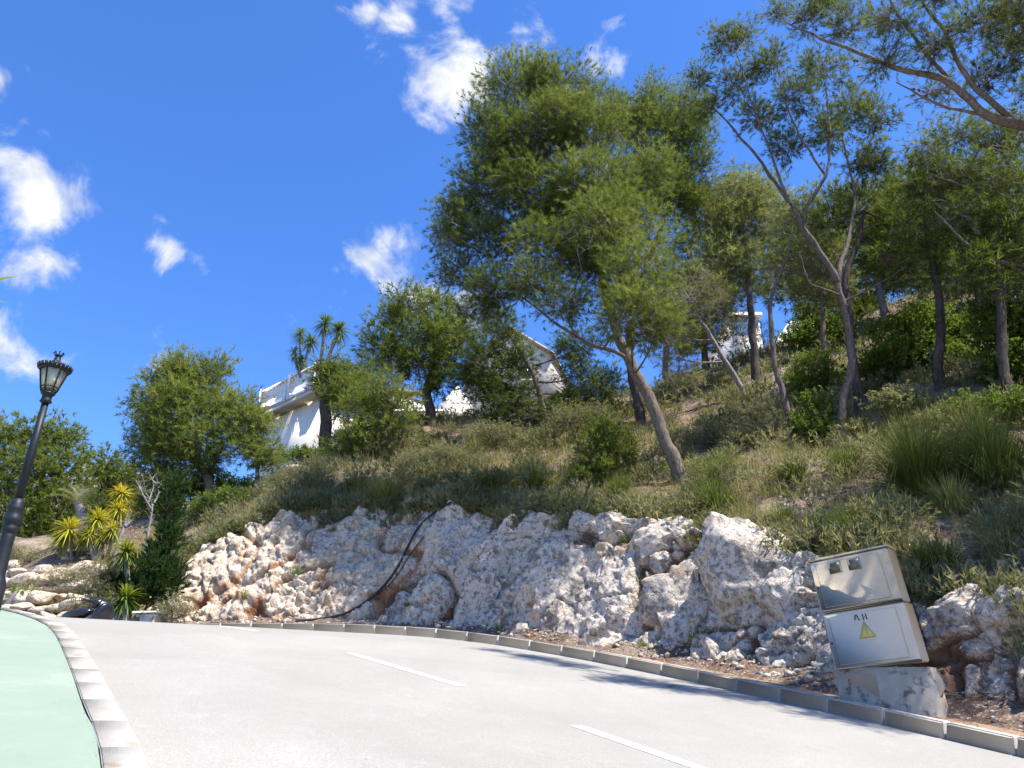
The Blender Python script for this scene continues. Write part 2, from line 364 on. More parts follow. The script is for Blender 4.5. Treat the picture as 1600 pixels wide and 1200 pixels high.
def asphalt():
    m, nt, N, L, b = nodes('pale_asphalt'); tc = N.new('ShaderNodeTexCoord').outputs['Object']
    n = noise_n(N, L, .55, 5, .55, tc, .5); f = noise_n(N, L, 130, 2, .7, tc); g = noise_n(N, L, 42, 3, .7, tc); w = noise_n(N, L, 4, 6, .7, tc)
    r = ramp(N, [(.3, (.325, .305, .268)), (.55, (.37, .35, .31)), (.75, (.41, .39, .345))]); L.new(n.outputs['Fac'], r.inputs[0])
    col = mixc(N, L, rng_n(N, L, f.outputs['Fac'], .42, .62, 0, .85), mixc(N, L, .5, r.outputs[0], (.13, .125, .115)), r.outputs[0])
    col = mixc(N, L, rng_n(N, L, g.outputs['Fac'], .66, .72, 0, .6), col, (.16, .155, .15))
    col = mixc(N, L, rng_n(N, L, w.outputs['Fac'], .56, .75, 0, .35), col, (.41, .395, .37))
    h1 = noise_n(N, L, 55, 3, .75, tc); col = mixc(N, L, rng_n(N, L, h1.outputs['Fac'], .50, .64, 0, .5), col, (.22, .208, .185))
    # wheel tracks run with the lanes, fine cracks wander across
    mp = N.new('ShaderNodeMapping'); mp.inputs['Rotation'].default_value = (0, 0, R(-31)); mp.inputs['Scale'].default_value = (1.1, .05, 1); L.new(tc, mp.inputs[0]); tr = noise_n(N, L, 1.0, 3, .5, mp.outputs[0])
    col = mixc(N, L, rng_n(N, L, tr.outputs['Fac'], .48, .62, 0, .30), col, (.27, .253, .222))
    ck = noise_n(N, L, .9, 5, .6, tc, 1.5); cs = N.new('ShaderNodeMath'); cs.operation = 'SUBTRACT'; cs.inputs[1].default_value = .5; ca = N.new('ShaderNodeMath'); ca.operation = 'ABSOLUTE'; L.new(ck.outputs['Fac'], cs.inputs[0]); L.new(cs.outputs[0], ca.inputs[0])
    col = mixc(N, L, rng_n(N, L, ca.outputs[0], .0, .0022, .55, 0), col, (.17, .16, .145))
    L.new(col, b.inputs['Base Color']); b.inputs['Roughness'].default_value = .92; b.inputs['Specular IOR Level'].default_value = .25
    bump(N, L, b, f.outputs['Fac'], .5, .006); return m
V, Q = strip(RX, RY, zr(RX, RY)); road = tag(part('road', V, [Q], asphalt(), smooth=True), 'pale sunlit asphalt road climbing to a crest', kind='structure')
# lane dashes
def paint():
    m, nt, N, L, b = nodes('worn_white_paint'); tc = N.new('ShaderNodeTexCoord').outputs['Object']
    f = noise_n(N, L, 30, 5, .7, tc); c = mixc(N, L, rng_n(N, L, f.outputs['Fac'], .42, .58), (.42, .41, .39), (.72, .71, .68)); L.new(c, b.inputs['Base Color']); b.inputs['Roughness'].default_value = .8; return m
Mp = paint()
for (a_, b_) in ((P(548, 1020, 10.2), P(722, 1071, 8.35)), (P(900, 1132, 6.83), P(1112, 1203, 5.65)), (P(330, 990, 12.5), P(400, 993, 11.8))):
    a2, b2 = np.array(a_[:2]), np.array(b_[:2]); d = b2 - a2; d /= np.linalg.norm(d); nrm = np.array([d[1], -d[0]]) * .065
    k = np.linspace(0, 1, 14)[:, None]; c = a2 * (1 - k) + b2 * k; X = np.stack([c[:, 0] - nrm[0], c[:, 0] + nrm[0]], 1); Y = np.stack([c[:, 1] - nrm[1], c[:, 1] + nrm[1]], 1)
    V, Q = strip(X, Y, zr(X, Y) + .0035); part('lane_marking', V, [Q[:, ::-1]], Mp, road)
def kerb_mat(name, a, b2, stain, amt):
    m, nt, N, L, b = nodes(name); tc = N.new('ShaderNodeTexCoord').outputs['Object']
    gl = N.new('ShaderNodeNewGeometry').outputs['Position']
    oi = N.new('ShaderNodeObjectInfo'); n = noise_n(N, L, 5, 6, .65, gl); f = noise_n(N, L, 90, 3, .7, tc); s2 = noise_n(N, L, 2.6, 5, .65, gl)
    r = ramp(N, [(.3, a), (.7, b2)]); L.new(n.outputs['Fac'], r.inputs[0])
    col = mixc(N, L, rng_n(N, L, oi.outputs['Random'], 0, 1, 0, .3), r.outputs[0], tuple(x * .72 for x in a))
    col = mixc(N, L, rng_n(N, L, f.outputs['Fac'], .58, .7, 0, .5), col, (.16, .15, .14))
    col = mixc(N, L, rng_n(N, L, s2.outputs['Fac'], .66 - amt * .17, .72 - amt * .15, 0, amt), col, stain)
    L.new(col, b.inputs['Base Color']); b.inputs['Roughness'].default_value = .9; bump(N, L, b, f.outputs['Fac'], .4, .008); return m
Mk = kerb_mat('kerb_concrete', (.50, .455, .39), (.58, .53, .46), (.40, .35, .28), .4)
Mk2 = kerb_mat('white_kerb_concrete', (.36, .34, .31), (.46, .44, .40), (.27, .20, .12), .7)
def lay(name, label, curve, s0, s1, prof_lo, prof_hi, mat, zo, step=.65, bev=.016):
    root = empty(name, (*[float(v) for v in curve(s0, 0)], float(zr(*curve(s0, 0)))), label, None, None, 'structure')
    mb = MB().box((-(step - .012) / 2, -prof_hi[0], prof_lo[1]), ((step - .012) / 2, -prof_lo[0], prof_hi[1]), bev=bev); me = mb.mesh('kerb_stone', mat)
    s = s0; inv = Matrix.Translation(root.location).inverted()
    while s < s1:
        a_ = np.array(curve(s, 0)); b_ = np.array(curve(s + step, 0)); za, zb = float(zr(*a_)), float(zr(*b_))
        X = Vector((*(b_ - a_), zb - za)).normalized(); Yv = Vector((-X.y, X.x, 0)).normalized(); Z = X.cross(Yv)
        Mx = Matrix((X, Yv, Z)).transposed().to_4x4()
        Mx = Mx @ Matrix.Rotation(random.uniform(-.004, .004), 4, 'X') @ Matrix.Rotation(random.uniform(-.004, .004), 4, 'Z')
        Mx.translation = Vector((*((a_ + b_) / 2), (za + zb) / 2 + zo + random.uniform(-.004, .004)))
        o = obj('kerb_stone', me, root); o.matrix_local = inv @ Mx; s += step
    return root
lay('kerb', 'grey concrete kerb along the foot of the cliff', at_s, 2.9, 25.5, (0, -.2), (.17, .165), Mk, 0)
lay('kerb', 'flat white concrete kerb edging the green path', l_at, LS[32] - 1, LS[32] + 19, (-.2, -.2), (0, .10), Mk2, 0, .65, .007)
# green path on the left
sp = np.concatenate([np.linspace(0, LS[-1], 240)]); tv = np.array([-.205, -.4, -.9, -1.6, -2.6, -4.2, -6.5, -9])
X = np.stack([l_at(sp, t)[0] for t in tv], 1); Y = np.stack([l_at(sp, t)[1] for t in tv], 1)
def green_mat():
    m, nt, N, L, b = nodes('mint_green_coating'); tc = N.new('ShaderNodeTexCoord').outputs['Object']
    n = noise_n(N, L, .8, 5, .55, tc, 1.2); f = noise_n(N, L, 60, 4, .7, tc); v = noise_n(N, L, 2.2, 2, .5, tc, 2.5)
    r = ramp(N, [(.3, (.205, .258, .195)), (.6, (.235, .285, .217)), (.8, (.265, .31, .243))]); L.new(n.outputs['Fac'], r.inputs[0])
    c = mixc(N, L, rng_n(N, L, f.outputs['Fac'], .55, .75, 0, .35), r.outputs[0], (.29, .34, .26))
    g2 = noise_n(N, L, 7, 5, .7, tc); c = mixc(N, L, rng_n(N, L, g2.outputs['Fac'], .52, .68, 0, .4), c, (.19, .26, .18)); g3 = noise_n(N, L, 1.6, 5, .6, tc); c = mixc(N, L, rng_n(N, L, g3.outputs['Fac'], .56, .64, 0, .35), c, (.31, .34, .27))
    # thin hair cracks and old repair seams
    ab = N.new('ShaderNodeMath'); ab.operation = 'ABSOLUTE'; sb = N.new('ShaderNodeMath'); sb.operation = 'SUBTRACT'; sb.inputs[1].default_value = .5; L.new(v.outputs['Fac'], sb.inputs[0]); L.new(sb.outputs[0], ab.inputs[0])
    c = mixc(N, L, rng_n(N, L, ab.outputs[0], .0, .006, .5, 0), c, (.15, .23, .15))
    L.new(c, b.inputs['Base Color']); b.inputs['Roughness'].default_value = .75; bump(N, L, b, f.outputs['Fac'], .2, .006); return m
V, Q = strip(X, Y, zr(X, Y) + .092); tag(part('green_path', V, [Q[:, ::-1]], green_mat(), smooth=True), 'mint green coated footpath left of the road', kind='structure')
# weeds and dirt in the joint between path and kerb
# red paved strip behind the right kerb
sp = np.linspace(2, 26, 160); tv = np.array([.168, .35, .6, .85]); X = np.stack([at_s(sp, t)[0] for t in tv], 1); Y = np.stack([at_s(sp, t)[1] for t in tv], 1)
Zs = np.repeat(zk(sp)[:, None], 4, 1) + .135 + .02 * (tv - .15)
def red_mat():
    m, nt, N, L, b = nodes('dusty_red_paving'); tc = N.new('ShaderNodeTexCoord').outputs['Object']
    n = noise_n(N, L, 2.0, 6, .65, tc); f = noise_n(N, L, 50, 3, .7, tc); g = noise_n(N, L, 1.1, 5, .6, tc)
    c = mixc(N, L, rng_n(N, L, n.outputs['Fac'], .38, .5), (.33, .15, .10), (.28, .19, .12)); c = mixc(N, L, rng_n(N, L, f.outputs['Fac'], .55, .68, 0, .6), c, (.20, .11, .07))
    c = mixc(N, L, rng_n(N, L, g.outputs['Fac'], .55, .65, 0, .8), c, (.21, .19, .06))
    L.new(c, b.inputs['Base Color']); b.inputs['Roughness'].default_value = .95; bump(N, L, b, f.outputs['Fac'], .5, .01); return m
V, Q = strip(X, Y, Zs); tag(part('pavement', V, [Q[:, ::-1]], red_mat(), smooth=True), 'narrow dusty red pavement behind the grey kerb', kind='structure')
# ------------------------------------------------------------------ limestone cliff
def rock_mat(name, pale, grey, tan, rust_crack, lichen=.5):
    m, nt, N, L, b = nodes(name); tc = N.new('ShaderNodeNewGeometry').outputs['Position']
    at = N.new('ShaderNodeAttribute'); at.attribute_name = 'tint'
    n = noise_n(N, L, 1.6, 7, .62, tc, .4); n2 = noise_n(N, L, 6.5, 6, .68, tc, .3); n3 = noise_n(N, L, 28, 5, .7, tc); n4 = noise_n(N, L, .8, 4, .6, tc, .8)
    r = ramp(N, [(.38, grey), (.46, pale), (.58, pale), (.66, tan)]); L.new(n.outputs['Fac'], r.inputs[0])
    c = mixc(N, L, rng_n(N, L, n2.outputs['Fac'], .52, .60, 0, .85), r.outputs[0], grey)
    c = mixc(N, L, rng_n(N, L, n2.outputs['Fac'], .45, .34, 0, .7), c, tan)
    n5 = noise_n(N, L, 13, 6, .7, tc, .5); c = mixc(N, L, rng_n(N, L, n5.outputs['Fac'], .54, .60, 0, .7), c, tuple(x * .55 for x in grey)); c = mixc(N, L, rng_n(N, L, n5.outputs['Fac'], .47, .40, 0, .6), c, tuple(min(.8, x * 1.18) for x in pale))
    ad = N.new('ShaderNodeMath'); ad.operation = 'MULTIPLY_ADD'; ad.inputs[1].default_value = .9; L.new(n3.outputs['Fac'], ad.inputs[0]); L.new(at.outputs['Fac'], ad.inputs[2])
    c = mixc(N, L, rng_n(N, L, ad.outputs[0], .78, 1.05, 0, .9), c, rust_crack)
    c = mixc(N, L, rng_n(N, L, n3.outputs['Fac'], .57, .66, 0, lichen), c, (.09, .08, .065))
    L.new(c, b.inputs['Base Color']); b.inputs['Roughness'].default_value = .92; b.inputs['Specular IOR Level'].default_value = .2
    sm = N.new('ShaderNodeMath'); sm.operation = 'MULTIPLY_ADD'; sm.inputs[1].default_value = .45; L.new(n3.outputs['Fac'], sm.inputs[0]); L.new(n2.outputs['Fac'], sm.inputs[2])
    bump(N, L, b, sm.outputs[0], .85, .09); return m
M['rock'] = rock_mat('limestone', (.63, .545, .445), (.26, .225, .185), (.48, .32, .185), (.17, .078, .036))
M['rock_pale'] = rock_mat('pale_limestone', (.66, .555, .43), (.42, .325, .235), (.56, .355, .19), (.34, .155, .065), .4)
def hsh(v): return math.sin(v.x * 12.99 + v.y * 78.23 + v.z * 37.7) * 43758.5 % 1.0
def build_cliff():
    us = np.arange(3.0, 23.6, .026); vs = np.concatenate([np.linspace(-.06, 1, 96), [1.03, 1.07, 1.12, 1.2]])
    nu_, nv_ = len(us), len(vs); V = np.empty((nu_, nv_, 3)); tint = np.empty((nu_, nv_))
    H = hc(us); K = zk(us); TT = tt_(us); bx, by = at_s(us, 0 * us)
    nxs = np.interp(us, KS, KN[:, 0]); nys = np.interp(us, KS, KN[:, 1])
    for i in range(nu_):
        s = us[i]; h = H[i]; tt = TT[i]; n3 = Vector((-nxs[i] * .88, -nys[i] * .88, .47))
        left = float(smoothstep(16.9, 17.8, s)); tong = float(smoothstep(12.6, 13.3, s)) * (1 - left); rt = 1 - float(smoothstep(8.6, 9.4, s)); gap = float(smoothstep(9.2, 9.8, s)) * (1 - float(smoothstep(12.4, 13, s)))
        rim = .16 * mnoise.noise(Vector((s * 1.1, 3.3, 0))) + .10 * mnoise.noise(Vector((s * 3.1, 7.3, 0)))
        for j in range(nv_):
            v = vs[j]; vc = min(v, 1.0); z = K[i] + .1 + vc * (h * (1 + rim * .6) - .02) ; t = .95 + (tt - .95) * max(vc, 0) ** 1.15 + max(0, v - 1) * 3.2
            p = Vector((bx[i] + nxs[i] * t, by[i] + nys[i] * t, z)); hg = vc * h
            d = .12 * mnoise.fractal(p * .55, 1, 2, 3)
            w = s + hg * .50; wv = w + .25 * mnoise.noise(Vector((s * .8, hg * .9, 4)))
            n1_ = mnoise.noise(Vector((wv * 1.25, hg * .30, 1.7))); n2_ = mnoise.noise(Vector((wv * 2.9, hg * .55, 6.1)))
            d += (.30 * tong + .12 * (1 - tong)) * (.45 - abs(n1_) * 1.7) + (.12 * tong + .07) * (.3 - abs(n2_) * 1.4)
            # deep fissures running down the face
            n4_ = abs(mnoise.noise(Vector((wv * .85 + 11, hg * .42, 2.2)))); cv = max(0., 1 - n4_ / .075); n5_ = abs(mnoise.noise(Vector((s * .55 + 3, hg * 1.25 + .25 * s, 8.2)))); cv2 = max(0., 1 - n5_ / .05)
            d -= .26 * cv * (1 - .4 * left) + .13 * cv2
            q = Vector((s * 1.15 + hg * .2, hg * .9, .5 + s * .05)) * (1.45 + .55 * left); q = q + .22 * mnoise.noise_vector(q * 1.3); (dv, pv) = mnoise.voronoi(q)
            cr = min(1., (dv[1] - dv[0]) / .10); off = hsh(pv[0]); blk = .35 * tong + .8 * left + 1.0 * gap + .8 * rt
            e = q - pv[0]; tl = e.x * (hsh(pv[0] * 1.7) - .5) + e.y * (hsh(pv[0] * 2.3) - .62)
            d += blk * (.10 * (off - .5) + .08 * (cr - .8) + .17 * tl)
            for fq, am in ((2.6, .10), (7.5, .034)):
                q2 = p * fq; q2 = Vector((q2.x + q2.y * .3, q2.y, q2.z * (.65 + .35 * left))) + .35 * mnoise.noise_vector(q2 * .9); (dv2, pv2) = mnoise.voronoi(q2); cr2 = min(1., (dv2[1] - dv2[0]) / .12)
                e2 = q2 - pv2[0]; tl2 = e2.x * (hsh(pv2[0] * 1.9) - .5) + e2.y * (hsh(pv2[0] * 3.1) - .5) + e2.z * (hsh(pv2[0] * 2.7) - .6)
                d += (.6 + .45 * left + .3 * gap) * am * (1.9 * tl2 + .35 * (cr2 - .8) + .5 * (hsh(pv2[0]) - .5))
            d += .045 * mnoise.ridged_multi_fractal(p * 2.2, 1., 2.1, 5, 1.0, 2.0) - .05 + .018 * mnoise.fractal(p * 8, .8, 2.1, 4)
            # the rusty cavities of the weathered left part
            pit = mnoise.noise(p * 1.9 + Vector((9, 3, 1))); pt = max(0., pit - .25) * left; d -= pt * .75
            foot = 1 - min(1., max(0., (vc + .06) / .16)); d = d * (1 - .4 * foot) + .12 * foot
            if v > 1: d *= max(0., 1 - (v - 1) * 5)
            co = p + n3 * d
            if v > 1.0: co.z = max(p.z, T(np.array([co.x]), np.array([co.y]))[0]) - (.02 if v < 1.1 else .12) if v > 1.05 else co.z
            V[i, j] = co
            tint[i, j] = (.85 * cv + .6 * cv2) * (.7 + .3 * gap) + max(0., 1 - cr * 1.3) * .40 * (gap + rt * .8 + .35 * left + .2 * tong) + pt * 2.0 + rt * .34 + left * (.34 * max(0., mnoise.noise(p * 1.1) + .05) + .25 * max(0., mnoise.noise(p * 3.1)))+ (tong + gap) * .42 * max(0., mnoise.noise(p * 1.3) - .05)  # cracks, block gaps and cavities tinted darker; rust patches by noise
    n_, m_ = nu_, nv_; i = (np.arange(n_ - 1)[:, None] * m_ + np.arange(m_ - 1)[None]).ravel(); Q = np.stack([i, i + m_, i + m_ + 1, i + 1], -1)
    mi = (np.repeat(us[:-1], m_ - 1) > 17.2 + .5 * np.sin(np.tile(vs[:-1], n_ - 1) * 7)).astype(int)
    me = mesh_np('rock_cliff', V.reshape(-1, 3), [Q], None, True, tint.ravel(), [M['rock'], M['rock_pale']], mi)
    return obj('rock_cliff', me), V.reshape(-1, 3), Q
cliff, CV, CQ = build_cliff()
tag(cliff, 'weathered limestone cutting, creamy at the left, grey and shaded at the right', kind='structure')
def block(seed, cuts=9, sub=4):
    """one rough block: a ball cut flat by a few planes, then weathered"""
    import bmesh
    bm = bmesh.new(); bmesh.ops.create_icosphere(bm, subdivisions=sub, radius=1.0); r = random.Random(seed)
    pl = []
    for _ in range(cuts):
        v = Vector((r.gauss(0, 1), r.gauss(0, 1), r.gauss(0, 1))).normalized(); pl.append((v, r.uniform(.55, .82)))
    fine = sub >= 4
    for v in bm.verts:
        c = v.co.copy()
        for n, k in pl:
            e = c.dot(n) - k
            if e > 0: c -= n * e * .93
        nn = c.normalized()
        if fine:
            q = c * 2.6 + Vector((seed, 1, 0)); q = q + .3 * mnoise.noise_vector(q); dv, pv = mnoise.voronoi(q); e = q - pv[0]; g = e.x * (hsh(pv[0] * 1.9) - .5) + e.y * (hsh(pv[0] * 3.1) - .5) + e.z * (hsh(pv[0] * 2.7) - .5)
            c += nn * (.16 * g + .05 * (hsh(pv[0]) - .5) + .025 * (min(1., (dv[1] - dv[0]) / .1) - 1) + .05 * mnoise.ridged_multi_fractal(c * 2.2, 1., 2.1, 4, 1.0, 2.0) - .05)
        c += nn * (.08 * mnoise.fractal(c * 1.6 + Vector((seed, 0, 0)), 1, 2, 4) + (.035 * mnoise.fractal(c * 6 + Vector((0, seed, 0)), 1, 2, 4) if fine else 0))
        v.co = c
    V = np.array([v.co[:] for v in bm.verts]); Fc = np.array([[v.index for v in f.verts] for f in bm.faces]); bm.free(); return V, Fc
cliff_bvh = BVHTree.FromPolygons(CV.tolist(), CQ.tolist())
def hit(px, py):                                  # nearest of cliff and hillside along a sight line
    a = gcast(px, py, cliff_bvh); b = gcast(px, py)
    c = [x for x in (a, b) if x is not None]
    return min(c, key=lambda p: p[1]) if c else hit(px, py + 4)
# the big separate blocks of the cutting: px, py, half sizes px, turn, seed, material
for i, (px, py, rx_, ry_, tw, mt) in enumerate([(1178, 905, 98, 112, .1, 'rock'), (1030, 853, 62, 38, -.35, 'rock'), (1056, 945, 62, 66, .3, 'rock'), (960, 832, 36, 30, 0, 'rock'), (868, 930, 70, 82, .35, 'rock'),
                                           (1240, 950, 52, 62, .2, 'rock'), (1000, 985, 36, 26, .1, 'rock'), (1505, 960, 52, 40, .1, 'rock'), (1585, 985, 55, 72, .2, 'rock'), (742, 940, 34, 60, .45, 'rock')]):
    p = hit(px, py)
    if p is None: continue
    k = np.linalg.norm(p - [0, 0, CZ]) / math.sqrt(F * F + (px - 800) ** 2 + (py - 600) ** 2)
    V, Fc = block(40 + i, 12, 5)
    a, b_ = rx_ * k, ry_ * k; dep = .62 * min(a, b_)
    d = p - np.array([0, 0, CZ]); d /= np.linalg.norm(d); X = np.array([d[1], -d[0], 0]); X /= np.linalg.norm(X); Z = np.cross(X, d); Z = Z if Z[2] > 0 else -Z
    c, s_ = math.cos(tw), math.sin(tw); W = V * 1.12 * np.array([a, dep, b_]); W = np.stack([W[:, 0] * c + W[:, 2] * s_, W[:, 1], -W[:, 0] * s_ + W[:, 2] * c], 1)
    ctr = p + d * dep * .74
    Wv = ctr + W[:, :1] * X + W[:, 1:2] * d + W[:, 2:3] * Z
    tn = np.array([.16 * max(0., mnoise.noise(Vector(q) * 1.4)) for q in Wv])
    part('rock_block', Wv, [Fc], M[mt], cliff, True, tn)
# ------------------------------------------------------------------ loose stones on the bank and under the cliff
def stone_field(name, pts, size, mat, label):
    base = [block(200 + k, 7, 1) for k in range(6)]; Vs = []; Fs = []; n = 0
    for p in pts:
        V, Fc = base[random.randrange(6)]; k = size(p); a = random.uniform(0, 6.28); c, s_ = math.cos(a), math.sin(a)
        W = V * np.array([k, k * random.uniform(.6, 1), k * random.uniform(.45, .8)]); W = np.stack([W[:, 0] * c - W[:, 1] * s_, W[:, 0] * s_ + W[:, 1] * c, W[:, 2]], 1) + p
        Vs.append(W); Fs.append(Fc + n); n += len(W)
    V = np.concatenate(Vs); t = np.repeat(rng.random(len(pts)) * .22, len(base[0][0]))
    return tag(part(name, V, [np.concatenate(Fs)], mat, tint=t), label, 'stones', None, 'stuff')
pts = []
while len(pts) < 3600:
    s = random.uniform(3.5, 17.5) if random.random() < .8 else random.uniform(17, 24); t = tt_(s) + abs(random.gauss(0, 1.0)) - .1
    if random.random() < .25: t = random.uniform(.75, 1.35)
    if s < 9 and random.random() < .5: t = random.uniform(.8, 4.5)
    x, y = at_s(s, t); x, y = float(x), float(y)
    if mnoise.noise(Vector((x * .7, y * .7, 4))) < -.12 and random.random() < .8: continue
    pts.append(np.array([x, y, ground(x, y) + .005]))
stone_field('loose_stones', pts, lambda p: random.choice([.02, .025, .03, .03, .04, .05, .075]) * random.uniform(.8, 1.3), M['rock'], 'loose pale stones scattered along the bank and cliff foot')
# ------------------------------------------------------------------ plants
def unit(v): return v / (np.linalg.norm(v, axis=-1, keepdims=True) + 1e-9)
def frames(D):
    D = unit(D); h = np.where(np.abs(D[:, 2:3]) > .9, [[1., 0, 0]], [[0, 0, 1.]]); A = unit(np.cross(D, h)); return A, np.cross(D, A), D
def tuft_template(n, ln, wd, spread=(20, 75), stem=.10, seed=0):
    r = np.random.default_rng(seed); z0 = r.random(n) * stem; a = r.random(n) * 6.283; el = np.radians(r.uniform(*spread, n)) * (1 - .45 * z0 / stem)
    dr = np.stack([np.sin(el) * np.cos(a), np.sin(el) * np.sin(a), np.cos(el)], 1); b = np.stack([0 * z0, 0 * z0, z0], 1)
    sd_ = unit(np.cross(dr, r.normal(size=(n, 3)))); L_ = ln * r.uniform(.7, 1.15, n)[:, None]
    return np.stack([b - sd_ * wd / 2, b + sd_ * wd / 2, b + dr * L_], 1)         # n,3,3
TUFT = [tuft_template(13, .096, .0108, (8, 100), .08, seed=k) for k in range(4)]
TUFT_FINE = [tuft_template(20, .105, .0078, (8, 95), .08, seed=90 + k) for k in range(4)]
TUFT_NEAR = [tuft_template(22, .085, .0060, (8, 95), .09, seed=30 + k) for k in range(4)]
TUFT_FAR = [tuft_template(15, .14, .022, (8, 105), .09, seed=20 + k) for k in range(4)]
def leaf_template(n, ln, wd, stem, seed=0):
    """leafy shoot: small pointed leaves set all round a stem, two faces each"""
    r = np.random.default_rng(seed); z0 = r.random(n) * stem; a = r.random(n) * 6.283; el = np.radians(r.uniform(30, 85, n))
    dr = np.stack([np.sin(el) * np.cos(a), np.sin(el) * np.sin(a), np.cos(el)], 1); b = np.stack([0 * z0, 0 * z0, z0], 1); sd_ = unit(np.cross(dr, r.normal(size=(n, 3)))); L_ = ln * r.uniform(.6, 1.2, n)[:, None]
    return np.concatenate([np.stack([b, b + dr * L_ * .5 - sd_ * wd / 2, b + dr * L_], 1), np.stack([b, b + dr * L_, b + dr * L_ * .5 + sd_ * wd / 2], 1)], 0)
LEAF = [leaf_template(12, .055, .026, .14, 40 + k) for k in range(4)]
LEAF_BIG = [leaf_template(10, .09, .05, .18, 50 + k) for k in range(4)]
HEATH = [tuft_template(9, .075, .016, (10, 80), .12, seed=80 + k) for k in range(4)]
LEAF_FINE = [leaf_template(10, .042, .012, .13, 60 + k) for k in range(4)]
SCALE = [tuft_template(14, .11, .020, (5, 40), .12, seed=70 + k) for k in range(4)]
def foliage(pos, dr, scale, tint, tmpl):
    Vs = []; ts = []; k = rng.integers(0, len(tmpl), len(pos)); rot = rng.random(len(pos)) * 6.283
    for i, tm in enumerate(tmpl):
        s = np.where(k == i)[0]
        if not len(s): continue
        A, B, D = frames(dr[s]); c, s_ = np.cos(rot[s])[:, None], np.sin(rot[s])[:, None]; A2 = A * c + B * s_; B2 = -A * s_ + B * c
        q = tm.reshape(-1, 3)[None] * scale[s][:, None, None]
        Vs.append((pos[s][:, None] + q[..., :1] * A2[:, None] + q[..., 1:2] * B2[:, None] + q[..., 2:3] * D[:, None]).reshape(-1, 3)); ts.append(np.repeat(tint[s], tm.shape[0] * 3))
    V = np.concatenate(Vs); t = np.concatenate(ts); return V, np.arange(len(V)).reshape(-1, 3), np.clip(t, 0, 1)
def bez(a, b, c, n): 
    k = np.linspace(0, 1, n)[:, None]; return a * (1 - k) ** 2 + 2 * b * k * (1 - k) + c * k * k
def rnd_dir(n, up=.15):
    v = rng.normal(size=(n, 3)); v[:, 2] += up; return unit(v)
def trunk_line(pts, radii, wob=.02):
    c = catmull(pts, 7); r = np.interp(np.linspace(0, 1, len(c)), np.linspace(0, 1, len(radii)), radii)
    c = c + np.array([[vnoise(p, 1.7, 3, 3.1), vnoise(p, 1.7, 3, 8.7), 0] for p in c]) * wob * 2; return c, r
class TubeBag:
    def __init__(s): s.V = []; s.Q = []; s.n = 0
    def add(s, Pt, Rd, n):
        V, Q = tubes(np.asarray(Pt), np.asarray(Rd), n); s.V.append(V); s.Q.append(Q + s.n); s.n += len(V)
    def part(s, name, mat, root, org):
        if s.V: return part(name, np.concatenate(s.V), [np.concatenate(s.Q)], mat, root, True, org=org)
